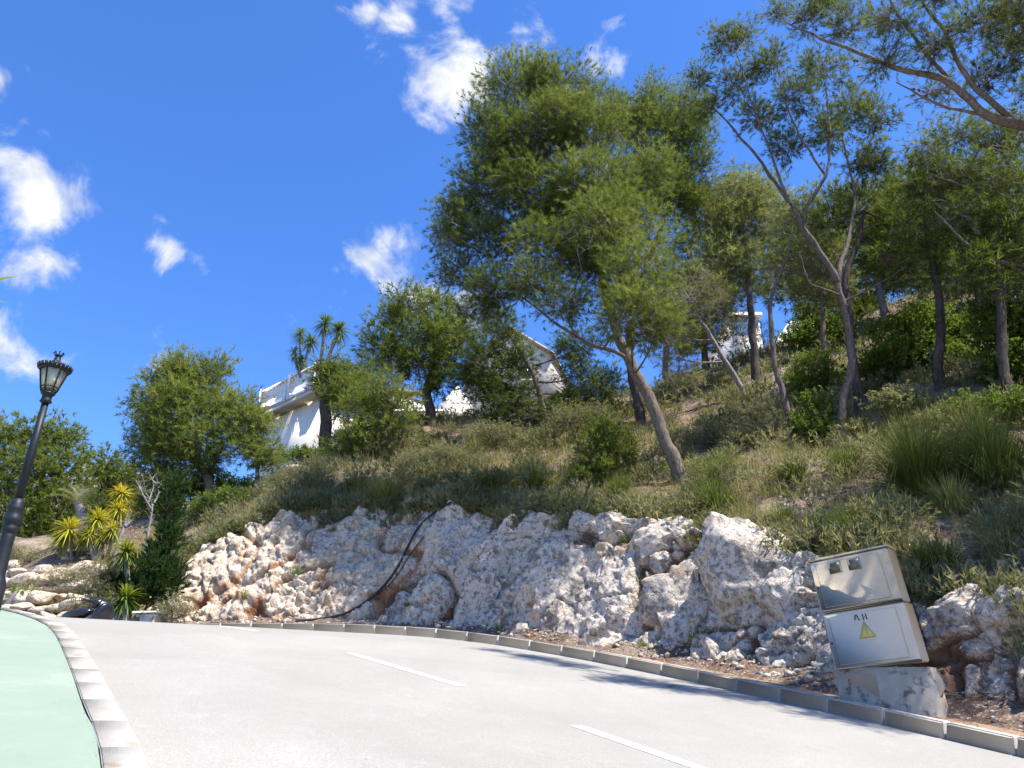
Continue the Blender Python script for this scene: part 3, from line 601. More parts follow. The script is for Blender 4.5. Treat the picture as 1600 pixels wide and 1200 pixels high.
def woody(name, label, cat, stems, lobes, group=None, leaf='needle', tmpl=None, bark='bark', dens=42, tsc=1.0, tone=.45, tvar=.16, sub=16, dead=0, cones=0, up=.2, tuft_r=.17, fill=.45, gap=1.0, droop=0.0, lift=.35, limb_r=1.0, twigs=True):
    """stems: [(points, radii)], lobes: [(centre, (rx, ry, rz), tone shift)] -> thing with trunk, branches, crown"""
    org = np.array(stems[0][0][0], float); root = empty(name, org, label, cat, group)
    tb = TubeBag(); bb = TubeBag(); db = TubeBag(); sk = []; skr = []
    for pts, rad in stems:
        c, r = trunk_line(pts, rad); r = r * (1 + .12 * np.array([vnoise(p, 3, 2, 5) for p in c])); tb.add(c[None], r[None], 10); sk.append(c[len(c) // 6:]); skr.append(r[len(c) // 6:])
    sk = np.concatenate(sk); skr = np.concatenate(skr); tmpl = tmpl or TUFT
    pos = []; dr = []; ti = []; cp = []
    for (c, rad, sh) in lobes:
        c = np.array(c, float); rad = np.array(rad, float); rm = rad.mean()
        d = sk - c; cost = np.linalg.norm(d, axis=1) + np.where(d[:, 2] > 0, d[:, 2] * 1.2, 0); j = int(cost.argmin()); a = sk[j]
        mid = (a + c) / 2 + np.array([0, 0, -.12 * np.linalg.norm(c - a)]) + rng.normal(size=3) * .06 * rm
        limb = bez(a, mid, c + rng.normal(size=3) * .1 * rad, 10); r0 = min(skr[j] * .7, (.018 + .022 * rm) * limb_r)
        tb.add(limb[None], np.linspace(r0, max(r0 * .35, .006), 10)[None], 6)
        ns = max(6, int(sub * (.5 + rm))); dd = rnd_dir(ns, up); rr_ = rng.uniform(fill, 1.0, ns) ** .6; tip = c + dd * rad * rr_[:, None]
        k0 = rng.integers(3, 10, ns); s0 = limb[k0]; md = (s0 + tip) / 2 + np.array([0, 0, -1.]) * (.10 * np.linalg.norm(tip - s0, axis=1))[:, None] + rng.normal(size=(ns, 3)) * .08 * rm
        kk = np.linspace(0, 1, 6)[None, :, None]; br = s0[:, None] * (1 - kk) ** 2 + 2 * md[:, None] * kk * (1 - kk) + tip[:, None] * kk * kk
        bb.add(br, np.linspace(1, .3, 6)[None] * np.full((ns, 1), max(.006, r0 * .32)), 4)
        nt = int(dens * 1.42 * 4 * math.pi * rm * rm * gap); which = rng.integers(0, ns, nt); al = rng.random(nt) ** .5
        kf = .35 + .65 * al; b0 = s0[which] * ((1 - kf) ** 2)[:, None] + 2 * md[which] * (kf * (1 - kf))[:, None] + tip[which] * (kf ** 2)[:, None]
        tr = tuft_r * (.6 + .8 * min(rm, 1.4)); offs = rng.normal(size=(nt, 3)) * tr * np.array([1, 1, .75]); pp = b0 + offs
        out = unit(pp - c) * .55 + unit(offs) * .5 + np.array([0, 0, lift - droop]) + rng.normal(size=(nt, 3)) * .3
        pos.append(pp); dr.append(out); bt = rng.normal(size=ns) * .10
        ti.append(tone + sh + bt[which] + rng.normal(size=nt) * tvar * .7 + .10 * np.clip((pp[:, 2] - c[2]) / rad[2], -1, 1))  # lobe tone shift and random spread, paler towards each lobe's top
        if twigs:
            m_ = min(nt, int(ns * 7)); sl = rng.choice(nt, m_, replace=False); kq = np.linspace(0, 1, 3)[None, :, None]; bb.add(b0[sl][:, None] * (1 - kq) + pp[sl][:, None] * kq, np.broadcast_to(np.array([.004, .003, .002]), (m_, 3)), 3)
        if dead:
            nd = int(dead * (.4 + rm)); dv = rnd_dir(nd, -.4); e0 = c + rnd_dir(nd, -.3) * rad * rng.uniform(.35, .95, (nd, 1)); L_ = rng.uniform(.25, .75, (nd, 1)) * min(rm, 1.2)
            kq = np.linspace(0, 1, 5)[None, :, None]; base = e0[:, None] + dv[:, None] * L_[:, None] * kq + np.array([0, 0, -.18]) * (kq ** 2) * L_[:, None] + rng.normal(size=(nd, 5, 3)) * .025; db.add(base, np.linspace(.007, .002, 5)[None] * np.ones((nd, 1)), 3)
            for _ in range(3):
                q = rng.integers(1, 4, nd); st0 = base[np.arange(nd), q]; v2 = unit(dv + rng.normal(size=(nd, 3)) * .8); kq2 = np.linspace(0, 1, 3)[None, :, None]; db.add(st0[:, None] + v2[:, None] * L_[:, None] * .5 * kq2, np.broadcast_to(np.array([.004, .003, .0015]), (nd, 3)), 3)
        if cones: cp.append(b0[rng.choice(nt, min(nt, cones), replace=False)])
    tb.part('trunk', M[bark], root, org); bb.part('branches', M['twig_live'], root, org)['kind'] = 'stuff'
    if dead: db.part('dead_twigs', M['twig'], root, org)['kind'] = 'stuff'
    pos = np.concatenate(pos); dr = np.concatenate(dr); ti = np.concatenate(ti)
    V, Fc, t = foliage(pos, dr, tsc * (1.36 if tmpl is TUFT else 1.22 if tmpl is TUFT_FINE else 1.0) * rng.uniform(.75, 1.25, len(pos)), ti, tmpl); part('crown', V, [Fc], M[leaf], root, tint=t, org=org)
    if cp:
        cp = np.concatenate(cp); o = np.array([[1, 0, 0], [-1, 0, 0], [0, 1, 0], [0, -1, 0], [0, 0, 1.5], [0, 0, -1.5]]) * .028; f = np.array([[0, 2, 4], [2, 1, 4], [1, 3, 4], [3, 0, 4], [2, 0, 5], [1, 2, 5], [3, 1, 5], [0, 3, 5]])
        V = (cp[:, None] + o[None]).reshape(-1, 3); part('pine_cones', V, [(f[None] + np.arange(len(cp))[:, None, None] * 6).reshape(-1, 3)], M['cone'], root, org=org)['kind'] = 'stuff'
    return root
def lob(d, *L_, deep=.9):
    """lobes given as (px, py, half width px, half height px[, nearer/farther m[, tone]]) seen at distance d"""
    out = []
    for l in L_:
        off = l[4] if len(l) > 4 else 0; sh = l[5] if len(l) > 5 else 0; k = mpp(l[0], l[1], d + off)
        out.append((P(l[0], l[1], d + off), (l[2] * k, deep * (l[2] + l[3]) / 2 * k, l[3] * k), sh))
    return out
def stem(d, pix, radii, dd=None):
    dd = dd or [0] * len(pix); p = [P(x, y, d + e) for (x, y), e in zip(pix, dd)]; return (p, radii)
def base_d(px, py):
    for e in range(0, 200, 4):                    # behind a brow: take the brow itself
        p = gcast(px, py + e)
        if p is not None and p[1] < 34: return float(p[1])
    return 30.
def rooted(px, py, pix, radii, dd=None, sink=.12):
    """stem that stands on the hillside where the photo shows its foot"""
    d = base_d(px, py); dd = dd or [0] * len(pix); b = P(px, py, d); b[2] = min(b[2], ground(b[0], b[1])) - sink
    return d, ([b] + [P(x, y, d + e) for (x, y), e in zip(pix, dd)], radii)
PG = 'pines on the slope'
# the big pine in the middle: leaning trunk, wide crown; sunlit right lobes painted paler
d, s1 = rooted(1064, 752, [(1052, 715), (1040, 690), (1016, 630), (985, 565), (962, 515), (940, 430), (915, 340), (890, 240), (870, 170)], [.17, .15, .14, .135, .125, .115, .10, .08, .055, .03])
s2 = stem(d, [(985, 565), (960, 550), (915, 535), (860, 500), (800, 450)], [.06, .05, .04, .03, .02], [0, -.1, -.3, -.5, -.6])
s3 = stem(d, [(940, 430), (880, 390), (800, 350), (740, 320)], [.06, .05, .035, .02], [0, .2, .4, .4])
s4 = stem(d, [(962, 515), (985, 450), (1000, 390), (985, 300)], [.06, .05, .035, .02], [0, -.3, -.5, -.5])
woody('pine_tree', 'largest pine, leaning bare trunk and broad green crown in the centre', 'tree', [s1, s2, s3, s4],
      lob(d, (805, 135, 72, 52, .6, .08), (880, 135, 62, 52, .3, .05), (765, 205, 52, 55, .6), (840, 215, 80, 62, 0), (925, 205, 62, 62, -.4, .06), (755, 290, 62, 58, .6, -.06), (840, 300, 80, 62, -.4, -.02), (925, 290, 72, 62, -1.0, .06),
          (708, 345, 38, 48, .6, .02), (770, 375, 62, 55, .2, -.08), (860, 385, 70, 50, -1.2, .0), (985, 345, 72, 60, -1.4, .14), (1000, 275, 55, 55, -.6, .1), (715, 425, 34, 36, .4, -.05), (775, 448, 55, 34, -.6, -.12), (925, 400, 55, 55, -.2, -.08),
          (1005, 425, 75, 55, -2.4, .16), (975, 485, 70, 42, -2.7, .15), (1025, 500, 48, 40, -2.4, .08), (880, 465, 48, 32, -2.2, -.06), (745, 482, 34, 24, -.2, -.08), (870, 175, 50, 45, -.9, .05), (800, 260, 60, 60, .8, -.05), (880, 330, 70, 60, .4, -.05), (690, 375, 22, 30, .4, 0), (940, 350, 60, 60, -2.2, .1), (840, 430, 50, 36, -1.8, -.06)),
      PG, tmpl=TUFT_FINE, dens=72, sub=26, dead=34, tone=.42, up=.15, tuft_r=.16, fill=.35)
# second trunk just behind it
d2, t1 = rooted(1003, 662, [(996, 620), (985, 575), (985, 520), (1000, 440), (1035, 350), (1060, 280)], [.18, .165, .15, .13, .10, .07, .03])
woody('pine_tree', 'pine with dark reddish trunk directly behind the leaning pine', 'tree', [t1],
      lob(d2, (985, 160, 55, 48, .2), (1045, 155, 55, 46, .2, .03), (1085, 200, 40, 46, 0, -.05), (1025, 215, 60, 55, 0), (1080, 265, 45, 50, .1, -.10), (1040, 300, 55, 50, 0, -.08), (1085, 320, 36, 40, 0, -.1), (935, 165, 42, 40, .6, .05)),
      PG, dens=48, sub=18, tsc=1.15, tone=.42, dead=4, bark='bark_dark')
# dark low pine left of the trunks
d3 = base_d(850, 700) + 1.5
woody('pine_tree', 'dark drooping pine hanging low left of the largest pine', 'tree', [([P(862, 690, d3), P(850, 640, d3), P(830, 580, d3), P(800, 530, d3), P(780, 500, d3)], [.11, .10, .08, .05, .03])],
      lob(d3, (775, 520, 45, 36, 0, -.06), (760, 570, 52, 40, 0, -.12), (770, 625, 48, 36, 0, -.15), (812, 560, 26, 30, .2, -.1), (812, 605, 26, 26, 0, -.12), (738, 600, 28, 40, 0, -.1), (880, 640, 36, 30, .4, -.04), (910, 590, 34, 46, .6, -.02), (905, 540, 36, 32, .4), (940, 610, 32, 50, .8, .04), (820, 650, 46, 22, -.2, -.16)),
      PG, dens=40, sub=16, tsc=1.2, tone=.30, dead=6)
# young pine in the shade at the trunk's foot
d4 = base_d(945, 752)
woody('pine_tree', 'small young bushy pine at the foot of the leaning trunk', 'tree', [([P(945, 756, d4), P(948, 720, d4), P(952, 680, d4)], [.035, .03, .015])],
      lob(d4, (952, 680, 40, 26), (925, 705, 42, 26, -.1), (972, 700, 32, 26, .1), (940, 735, 46, 22, -.2), (905, 748, 30, 14, -.3)), PG, dens=90, sub=20, tsc=.9, tone=.40, tuft_r=.11, bark='bark_dark')
# the thin pine with forked limbs and few needles
d5, u1 = rooted(1312, 694, [(1314, 660), (1322, 610), (1333, 560), (1322, 500), (1312, 450), (1310, 425)], [.105, .10, .085, .08, .075, .07, .065])
q = lambda pix, r, dd=None: stem(d5, pix, r, dd)
woody('pine_tree', 'slender grey pine with forked limbs and sparse see-through crown', 'tree', [u1,
      q([(1310, 440), (1290, 405), (1262, 365), (1235, 320), (1190, 255), (1145, 200), (1105, 160)], [.085, .075, .065, .05, .04, .03, .015], [0, 0, 0, .1, .3, .4, .5]),
      q([(1256, 352), (1262, 320), (1290, 275), (1296, 220), (1292, 150), (1285, 90)], [.05, .045, .04, .03, .02, .012], [0, -.2, -.4, -.5, -.5, -.4]),
      q([(1235, 320), (1205, 240), (1175, 160), (1150, 80)], [.04, .03, .02, .01], [0, -.2, -.4, -.5]),
      q([(1290, 275), (1250, 210), (1220, 140), (1215, 80)], [.035, .026, .018, .01], [-.4, -.6, -.7, -.7]),
      q([(1310, 430), (1326, 370), (1335, 300), (1320, 230), (1310, 160)], [.055, .045, .035, .025, .012], [0, .2, .3, .3, .3]),
      q([(1333, 310), (1350, 250), (1368, 190), (1360, 140)], [.03, .024, .016, .01], [.3, .4, .5, .5]),
      q([(1316, 462), (1285, 450), (1265, 440), (1250, 400)], [.03, .02, .014, .008], [0, -.3, -.5, -.5]), q([(1320, 470), (1360, 450), (1410, 420)], [.03, .02, .008], [0, -.2, -.3])],
      lob(d5, (1092, 118, 26, 24, .4, .1), (1130, 65, 34, 30, .4, .12), (1165, 50, 34, 26, .2, .12), (1110, 170, 30, 26, .4), (1150, 130, 40, 36, .2), (1205, 100, 40, 40, -.4, .04), (1180, 180, 38, 40, 0), (1245, 150, 42, 46, -.5), (1290, 110, 42, 46, -.4), (1230, 230, 36, 40, -.2, -.05), (1290, 200, 36, 46, -.3, -.05), (1325, 170, 40, 50, .3), (1365, 180, 34, 50, .4, -.04), (1345, 250, 36, 40, .3, -.08), (1375, 250, 22, 40, .4, -.1)),
      PG, bark='bark', tmpl=TUFT_FINE, dens=52, sub=24, gap=.75, tone=.36, cones=10, tuft_r=.13, leaf='needle', fill=.2, limb_r=.6)
d6, w1 = rooted(1343, 648, [(1340, 610), (1332, 560), (1326, 480), (1322, 430), (1340, 380), (1350, 330)], [.12, .11, .10, .095, .09, .07, .04])
woody('pine_tree', 'dark trunked pine close behind the slender grey pine', 'tree', [w1], lob(d6, (1345, 330, 55, 40, .6, .05), (1400, 340, 55, 40, .8, .05), (1300, 350, 40, 36, .8, .02), (1420, 395, 50, 36, .8), (1370, 390, 50, 34, .8)), PG, bark='bark_dark', dens=30, sub=14, tsc=1.3, tone=.42, dead=6)
# near pine out of frame to the right, limbs reach in over the bank
B5 = np.array([9.9, 8.7]); zb = ground(*B5) - .1
def lp(px, py, d): return P(px, py, d)
woody('pine_tree', 'near pine whose grey limbs reach in from the upper right corner', 'tree', [
      ([np.array([*B5, zb]), np.array([9.8, 8.65, zb + 1.4]), np.array([9.5, 8.55, zb + 2.7]), np.array([8.9, 8.4, zb + 3.9]), np.array([8.1, 8.2, zb + 5.3])], [.2, .18, .16, .14, .10]),
      ([np.array([9.6, 8.6, zb + 1.9]), lp(1680, 215, 8.7), lp(1600, 195, 8.6), lp(1540, 180, 8.5), lp(1475, 125, 8.4), lp(1400, 105, 8.5), lp(1310, 70, 9.0), lp(1225, 35, 9.8)], [.12, .10, .08, .065, .05, .04, .028, .014]),
      ([lp(1590, 195, 8.6), lp(1520, 135, 8.3), lp(1480, 60, 8.1), lp(1440, 0, 8.0)], [.05, .04, .03, .015]), ([lp(1540, 180, 8.5), lp(1470, 165, 8.7), lp(1400, 130, 8.9)], [.03, .022, .01]),
      ([np.array([8.9, 8.4, zb + 3.9]), lp(1590, 20, 8.0), lp(1550, -20, 7.8), lp(1500, -80, 7.6)], [.08, .05, .035, .02]), ([lp(1480, 120, 8.4), lp(1430, 60, 8.2), lp(1390, 0, 8.0), lp(1370, -50, 7.8)], [.035, .025, .018, .01])],
      lob(8.3, (1215, 15, 30, 22, 1.6, .1), (1265, 30, 42, 32, 1.3, .05), (1330, 40, 48, 34, .8), (1300, -15, 50, 34, 1.0), (1395, 25, 50, 40, -.3), (1380, 100, 50, 26, .3, -.05), (1460, 60, 48, 44, -.4, -.03), (1460, -20, 60, 40, -.4), (1530, 30, 50, 44, -.5, -.03), (1590, 70, 46, 46, -.3, -.05), (1545, 120, 46, 34, .1, -.05), (1610, 0, 60, 50, -.8), (1460, 140, 40, 22, .5, -.05), (1680, 60, 80, 60, -.2), (1720, 180, 90, 70, .2), (1780, 300, 90, 70, .8), (1700, 330, 60, 60, 1.6), (1820, 120, 90, 80, .3), (1575, 40, 60, 46, 2.2, -.05), (1625, 140, 60, 56, 2.2, -.05), (1690, 230, 70, 66, 2.4), (1720, 90, 80, 66, 2.0), (1770, 300, 80, 66, 2.4), (1748, -30, 85, 70, -1.6), (1700, 60, 70, 60, -1.2), (1800, 60, 80, 70, -1.2)),  # rightmost lobes lie out of view, added to shade bank and cabinet
      PG, bark='bark', dens=80, sub=28, gap=.72, tone=.36, cones=10, tuft_r=.12, tsc=1.05, fill=.2, limb_r=.5, tmpl=TUFT_NEAR, dead=8)
# right hand pine with its drooping twiggy crown
d8 = base_d(1560, 640) + .4
woody('pine_tree', 'twiggy pine with horizontal limbs at the right edge', 'tree', [([P(1648, 660, d8), P(1645, 560, d8), P(1635, 430, d8), P(1610, 330, d8), P(1570, 240, d8)], [.15, .13, .11, .08, .04]),
      stem(d8, [(1635, 430), (1590, 415), (1545, 405), (1500, 370), (1460, 330)], [.06, .05, .04, .03, .015], [0, -.3, -.5, -.6, -.6]), stem(d8, [(1610, 330), (1555, 300), (1500, 290), (1450, 270)], [.05, .04, .03, .012], [0, -.2, -.4, -.5])],
      lob(d8, (1445, 235, 36, 30, 0, .05), (1490, 205, 44, 30, 0, .08), (1550, 205, 48, 30, .2, .08), (1600, 215, 40, 36, .2, .05), (1480, 270, 48, 36, -.3, -.05), (1550, 270, 52, 40, -.4, -.05), (1450, 300, 34, 36, .2, -.05), (1500, 335, 48, 32, -.2, -.1), (1570, 340, 50, 36, -.3, -.1), (1545, 385, 50, 22, 0, -.1), (1610, 300, 44, 44, 0, -.05), (1590, 395, 40, 24, 0, -.1), (1680, 260, 60, 70, 0), (1720, 330, 70, 60, 0), (1760, 230, 70, 60, -1), (1810, 320, 80, 60, -1), (1780, 420, 70, 50, 0), (1860, 250, 80, 70, -1.5)),  # lobes past the right edge are unseen, added to shade the slope
      PG, dens=44, sub=20, tone=.34, dead=30, tsc=1.0, gap=.95)
# pines of the background slope
def back_pine(label, px, py, pix, rad, lobes, **k):
    d, s = rooted(px, py, pix, rad); a = dict(dens=20, sub=12, tsc=1.6, tone=.40, dead=6, tuft_r=.2); a.update(k); return woody('pine_tree', label, 'tree', [s], lob(d, *lobes), PG, **a)
back_pine('pine with straight dark trunk left of the white wall gap', 1180, 612, [(1180, 570), (1176, 520), (1172, 470), (1165, 400), (1150, 340)], [.15, .14, .13, .11, .08, .04],
          [(1150, 300, 50, 36, 0, .04), (1110, 345, 40, 36), (1160, 360, 50, 36, 0, -.03), (1200, 330, 46, 36, .2, .05), (1120, 405, 48, 36, 0, -.02), (1180, 420, 46, 30)], leaf='needle_grey', dead=44, bark='bark_dark')
back_pine('thin bent pine in front of the white wall gap', 1238, 684, [(1225, 620), (1212, 575), (1206, 520), (1204, 470), (1225, 410), (1245, 350)], [.075, .07, .065, .06, .05, .04, .02],
          [(1235, 345, 40, 30, .4, .05), (1265, 390, 42, 32, .4), (1225, 415, 44, 28, .4), (1290, 430, 30, 30, .5)], leaf='needle_grey', dead=40, tsc=1.2)
back_pine('bare leaning pine trunk with dead grey twigs', 1168, 624, [(1150, 590), (1130, 560), (1110, 525), (1085, 485), (1060, 440)], [.09, .085, .08, .07, .05, .03],
          [(1075, 470, 46, 40, -.5, .05), (1045, 520, 36, 36, -.5), (1110, 455, 40, 40, -.3), (1050, 560, 36, 36, -.2)], leaf='needle_grey', dens=9, dead=80, bark='bark_grey', tsc=1.1)
back_pine('far pine on the ridge right of the slender grey pine', 1388, 512, [(1380, 480), (1372, 440), (1380, 390)], [.16, .15, .12, .06], [(1360, 300, 46, 30, 2, .06), (1410, 310, 40, 30, 2, .06), (1390, 360, 60, 34, 2), (1440, 380, 40, 34, 1), (1330, 370, 36, 30, 2), (1420, 420, 50, 22, 1, -.04)], dead=10)
back_pine('far pine on the ridge behind the straight dark trunk', 1100, 560, [(1100, 520), (1105, 470), (1110, 400)], [.15, .13, .10, .05], [(1100, 330, 50, 36, 0, .05), (1140, 300, 46, 36, 0, .05), (1080, 390, 46, 36), (1140, 390, 50, 36), (1100, 440, 50, 30), (1190, 300, 40, 36, 1, .06), (1220, 370, 40, 36, 1), (1170, 455, 46, 28, 2), (1110, 485, 46, 28, 2), (1060, 510, 44, 28, 2), (1140, 430, 44, 28, 2)], leaf='needle', dead=8)
back_pine('shaded pine among the shrubs below the right ridge', 1535, 500, [(1530, 470), (1528, 440), (1520, 410)], [.15, .13, .11, .05], [(1500, 440, 40, 22, 0, -.05), (1560, 430, 50, 26, 0, -.08), (1450, 430, 40, 22, 0), (1590, 450, 40, 26, 0, -.08)], dead=10, bark='bark_dark')
back_pine('ridge pine filling the gap above the white house', 1260, 545, [(1258, 500), (1255, 450), (1250, 400)], [.16, .14, .11, .05], [(1255, 330, 46, 34, 0, .05), (1300, 310, 40, 34, .5, .05), (1215, 350, 40, 34, .5), (1280, 370, 50, 34, 0), (1240, 400, 46, 30, 0), (1310, 400, 40, 30, .5), (1275, 440, 46, 22, 0, -.03), (1230, 455, 50, 26, 2), (1290, 462, 50, 24, 2), (1345, 450, 50, 26, 2)], dead=10)
back_pine('ridge pine standing highest at the right edge', 1480, 470, [(1480, 440), (1475, 400), (1470, 350)], [.16, .14, .11, .05], [(1440, 330, 40, 36, 0, .05), (1490, 340, 46, 36, 0, .03), (1430, 380, 46, 30, 0), (1490, 390, 50, 30, 0, -.03), (1540, 400, 46, 36, 0, -.03), (1470, 425, 60, 20, 0, -.05)], dead=10)
back_pine('ridge pine behind the bare leaning trunk', 1040, 600, [(1040, 560), (1045, 510), (1050, 460)], [.15, .13, .10, .05], [(1050, 420, 46, 36, 0, .05), (1095, 440, 40, 36, 0, .03), (1030, 470, 44, 34, 0), (1080, 490, 46, 32, 0, .02), (1130, 470, 44, 32, 0), (1060, 535, 46, 26, 0), (1110, 530, 36, 26, 0)], leaf='needle_grey', dead=50)
back_pine('dense pine on the slope above the glossy shrub', 1440, 500, [(1440, 460), (1436, 410), (1430, 350)], [.16, .14, .11, .05], [(1420, 290, 40, 36, .5, .03), (1460, 310, 40, 36, .5), (1400, 340, 40, 36, .5), (1450, 365, 50, 32, .5, -.03), (1400, 395, 44, 30, .5, -.03), (1460, 415, 50, 28, .5, -.05), (1400, 440, 40, 22, .5, -.05), (1350, 420, 40, 30, .5)], dead=10)
back_pine('dense pine at the right edge behind the twiggy pine', 1590, 470, [(1590, 440), (1586, 390), (1580, 330)], [.16, .14, .11, .05], [(1560, 250, 50, 40, 1, .03), (1610, 250, 50, 40, 1), (1530, 300, 46, 40, 1, -.03), (1590, 320, 56, 40, 1, -.03), (1540, 360, 50, 36, 1, -.06), (1600, 390, 56, 36, 1, -.06), (1530, 420, 50, 30, 1, -.08), (1480, 300, 40, 36, 1)], dead=10, tone=.33)
back_pine('twin limbed pine rising from the glossy shrub', 1468, 610, [(1466, 560), (1470, 500), (1462, 430), (1450, 360), (1446, 300)], [.12, .11, .10, .09, .06, .03], [(1440, 260, 36, 30, .4, .03), (1480, 280, 36, 30, .4), (1425, 310, 36, 32, .4, -.03), (1470, 330, 42, 32, .2, -.05), (1430, 365, 42, 30, .2, -.05), (1490, 385, 44, 28, .2, -.06), (1440, 420, 44, 24, .2, -.06), (1400, 400, 36, 28, .4)], tsc=1.3, dens=26, dead=30, bark='bark_dark')
back_pine('shady pine leaning in at the right edge of the slope', 1575, 640, [(1572, 590), (1565, 520), (1562, 450), (1555, 380)], [.12, .11, .10, .08, .04], [(1530, 350, 44, 30, .3, -.03), (1585, 360, 46, 32, .3, -.05), (1540, 400, 50, 28, .2, -.06), (1600, 415, 46, 30, .2, -.06), (1510, 430, 40, 24, .2, -.08), (1565, 455, 50, 22, .2, -.08)], tsc=1.3, dens=26, dead=30, bark='bark_dark', tone=.33)
back_pine('narrow pine between the bent pine and the grey pine', 1292, 618, [(1290, 570), (1286, 510), (1284, 450), (1282, 400)], [.09, .085, .075, .06, .03], [(1270, 380, 38, 30, .3, .02), (1305, 400, 36, 30, .3), (1255, 425, 38, 28, .3, -.02), (1300, 445, 38, 26, .3, -.04), (1265, 470, 38, 22, .3, -.04)], leaf='needle_grey', tsc=1.3, dens=26, dead=40)
# pines round the villa and at the left
back_pine('tall dark green pine beside the villa terrace', 676, 664, [(672, 640), (667, 612), (678, 580), (680, 540), (660, 490)], [.20, .19, .18, .16, .12, .05],
          [(605, 505, 34, 26, 0, .03), (640, 475, 40, 28, 0, .04), (690, 480, 36, 26, .4, .04), (590, 540, 36, 30, 0, -.03), (640, 525, 44, 32, -.4), (695, 525, 42, 34, -.2), (620, 565, 40, 26, -.4, -.02), (720, 510, 34, 34, .4), (665, 570, 40, 26, -.5, .02), (715, 570, 34, 36, 0, -.03), (690, 605, 30, 16, 0, -.05)], bark='bark_dark', tsc=1.9, tmpl=None, dens=20)
back_pine('ivy dark pine against the villa wall corner', 510, 690, [(509, 660), (508, 620), (512, 590)], [.22, .20, .18, .08], [(512, 568, 20, 24, 0, .02), (505, 600, 12, 26, 0), (535, 590, 30, 32, .2), (555, 615, 30, 26, 0), (525, 625, 26, 26, -.2, -.04), (570, 585, 34, 28, .6)], bark='bark_dark', tsc=1.8, dens=24, dead=0)
back_pine('pale bushy pine in front of the villa balustrade', 617, 722, [(614, 700), (608, 672), (600, 650)], [.12, .11, .09, .04], [(595, 605, 44, 26, 0, .12), (560, 632, 36, 22, 0, .08), (625, 632, 36, 24, 0, .10), (555, 668, 30, 22, 0, .1), (590, 668, 44, 24, -.2, .06), (630, 665, 28, 22, 0, .06), (560, 695, 40, 18, -.2, .06), (535, 690, 18, 18, 0, .05)], tsc=1.35, dens=34, dead=14)
back_pine('rounded green pine on the left end of the cliff', 338, 768, [(325, 748), (308, 722), (292, 690), (285, 640)], [.16, .15, .13, .10, .04],
          [(300, 572, 36, 26, 0, .1), (265, 590, 34, 28, 0, .08), (335, 590, 26, 34, 0, .06), (232, 618, 30, 30, 0, .04), (285, 625, 48, 34, -.4, .06), (330, 635, 36, 34, -.2, .04), (225, 660, 26, 26, 0), (260, 672, 44, 32, -.4), (315, 680, 44, 30, -.5, .04), (218, 698, 22, 18, 0, -.03), (260, 715, 44, 26, -.3, -.08), (310, 722, 34, 20, -.3, -.06), (275, 750, 36, 18, -.2, -.12), (240, 735, 26, 20, 0, -.1)], tsc=1.35, dens=56, dead=4, tone=.54)
back_pine('small light green pine between cliff edge and villa', 405, 748, [(402, 725), (400, 700), (395, 660)], [.07, .065, .055, .02], [(375, 630, 26, 24, 0, .08), (395, 655, 20, 22, 0, .08), (385, 665, 34, 26, -.2, .06), (415, 675, 22, 22, 0, .05), (375, 700, 34, 24, -.2, .02), (412, 710, 30, 20, -.2, .03), (430, 722, 24, 14, 0, .05)], tsc=1.3, dens=50, dead=8, tone=.53)
def far_pine(label, d, foot, lobes, **k):
    b = P(*foot, d); b[2] = ground(b[0], b[1]) - .2; c = P(lobes[0][0], lobes[0][1], d)
    a = dict(dens=25, sub=14, tsc=1.3, tone=.42, tmpl=TUFT_FAR, tuft_r=.26, twigs=False); a.update(k)
    return woody('pine_tree', label, 'tree', [([b, b * .6 + c * .4 + [.2, 0, 0], b * .25 + c * .75, c], [.22, .18, .12, .05])], lob(d, *lobes), 'pines behind the rock garden', **a)
far_pine('broad dense pine behind the street lamp', 27, (50, 900), [(60, 680, 55, 26, 0, .08), (15, 695, 46, 28, 0, .05), (105, 690, 30, 26, 0, .06), (50, 730, 60, 36, -.6, .03), (105, 735, 34, 36, -.3), (0, 760, 50, 40, -.6), (50, 790, 55, 36, -1, -.04), (100, 790, 38, 36, -.6, -.06), (15, 830, 46, 30, -1, -.06), (65, 838, 46, 28, -1, -.08), (115, 835, 26, 26, -.6, -.08), (-60, 740, 60, 60, 0), (-60, 830, 50, 40, -.6)], tone=.45)
far_pine('darker pine between the lamp and the cliff pine', 31, (170, 880), [(165, 722, 32, 18, 0, .02), (150, 750, 40, 26, 0, -.02), (195, 748, 32, 26, 0), (140, 790, 36, 30, -.5, -.1), (190, 790, 36, 30, -.5, -.06), (225, 770, 30, 36, 0, -.05), (230, 820, 34, 30, -.5, -.1), (160, 830, 40, 26, -.5, -.1)], tone=.36)

# ---------------------------------------------------------- shrubs
def shrub(label, px, py, d, lobes, leaf='leaf', tmpl=None, name='shrub', cat='shrub', group='shrubs on the slope', **k):
    b = P(px, py, d); b[2] = ground(b[0], b[1]) - .05; c = P(lobes[0][0], lobes[0][1], d)
    if c[2] < b[2] + .15: c = b + np.array([0, 0, .25])
    a = dict(dens=80, sub=22, tsc=1.1, tone=.42, tuft_r=.11, bark='bark_dark', lift=.5, fill=.2, twigs=True); a.update(k)
    return woody(name, label, cat, [([b, b * .7 + c * .3, b * .3 + c * .7, c], [.03, .026, .02, .01])], lob(d, *lobes), group, leaf, tmpl or LEAF, **a)
d = base_d(1440, 590)
shrub('large glossy green shrub right of the dark trunked pine', 1440, 590, d, [(1400, 520, 44, 30, 0, .05), (1450, 505, 46, 26, 0, .08), (1500, 525, 40, 28, .2), (1390, 560, 44, 26, -.3), (1450, 555, 50, 30, -.3, .02), (1510, 570, 44, 28, -.2, -.05), (1360, 585, 34, 22, -.3, -.06)], tmpl=LEAF_BIG, dens=60)
d = base_d(1570, 600)
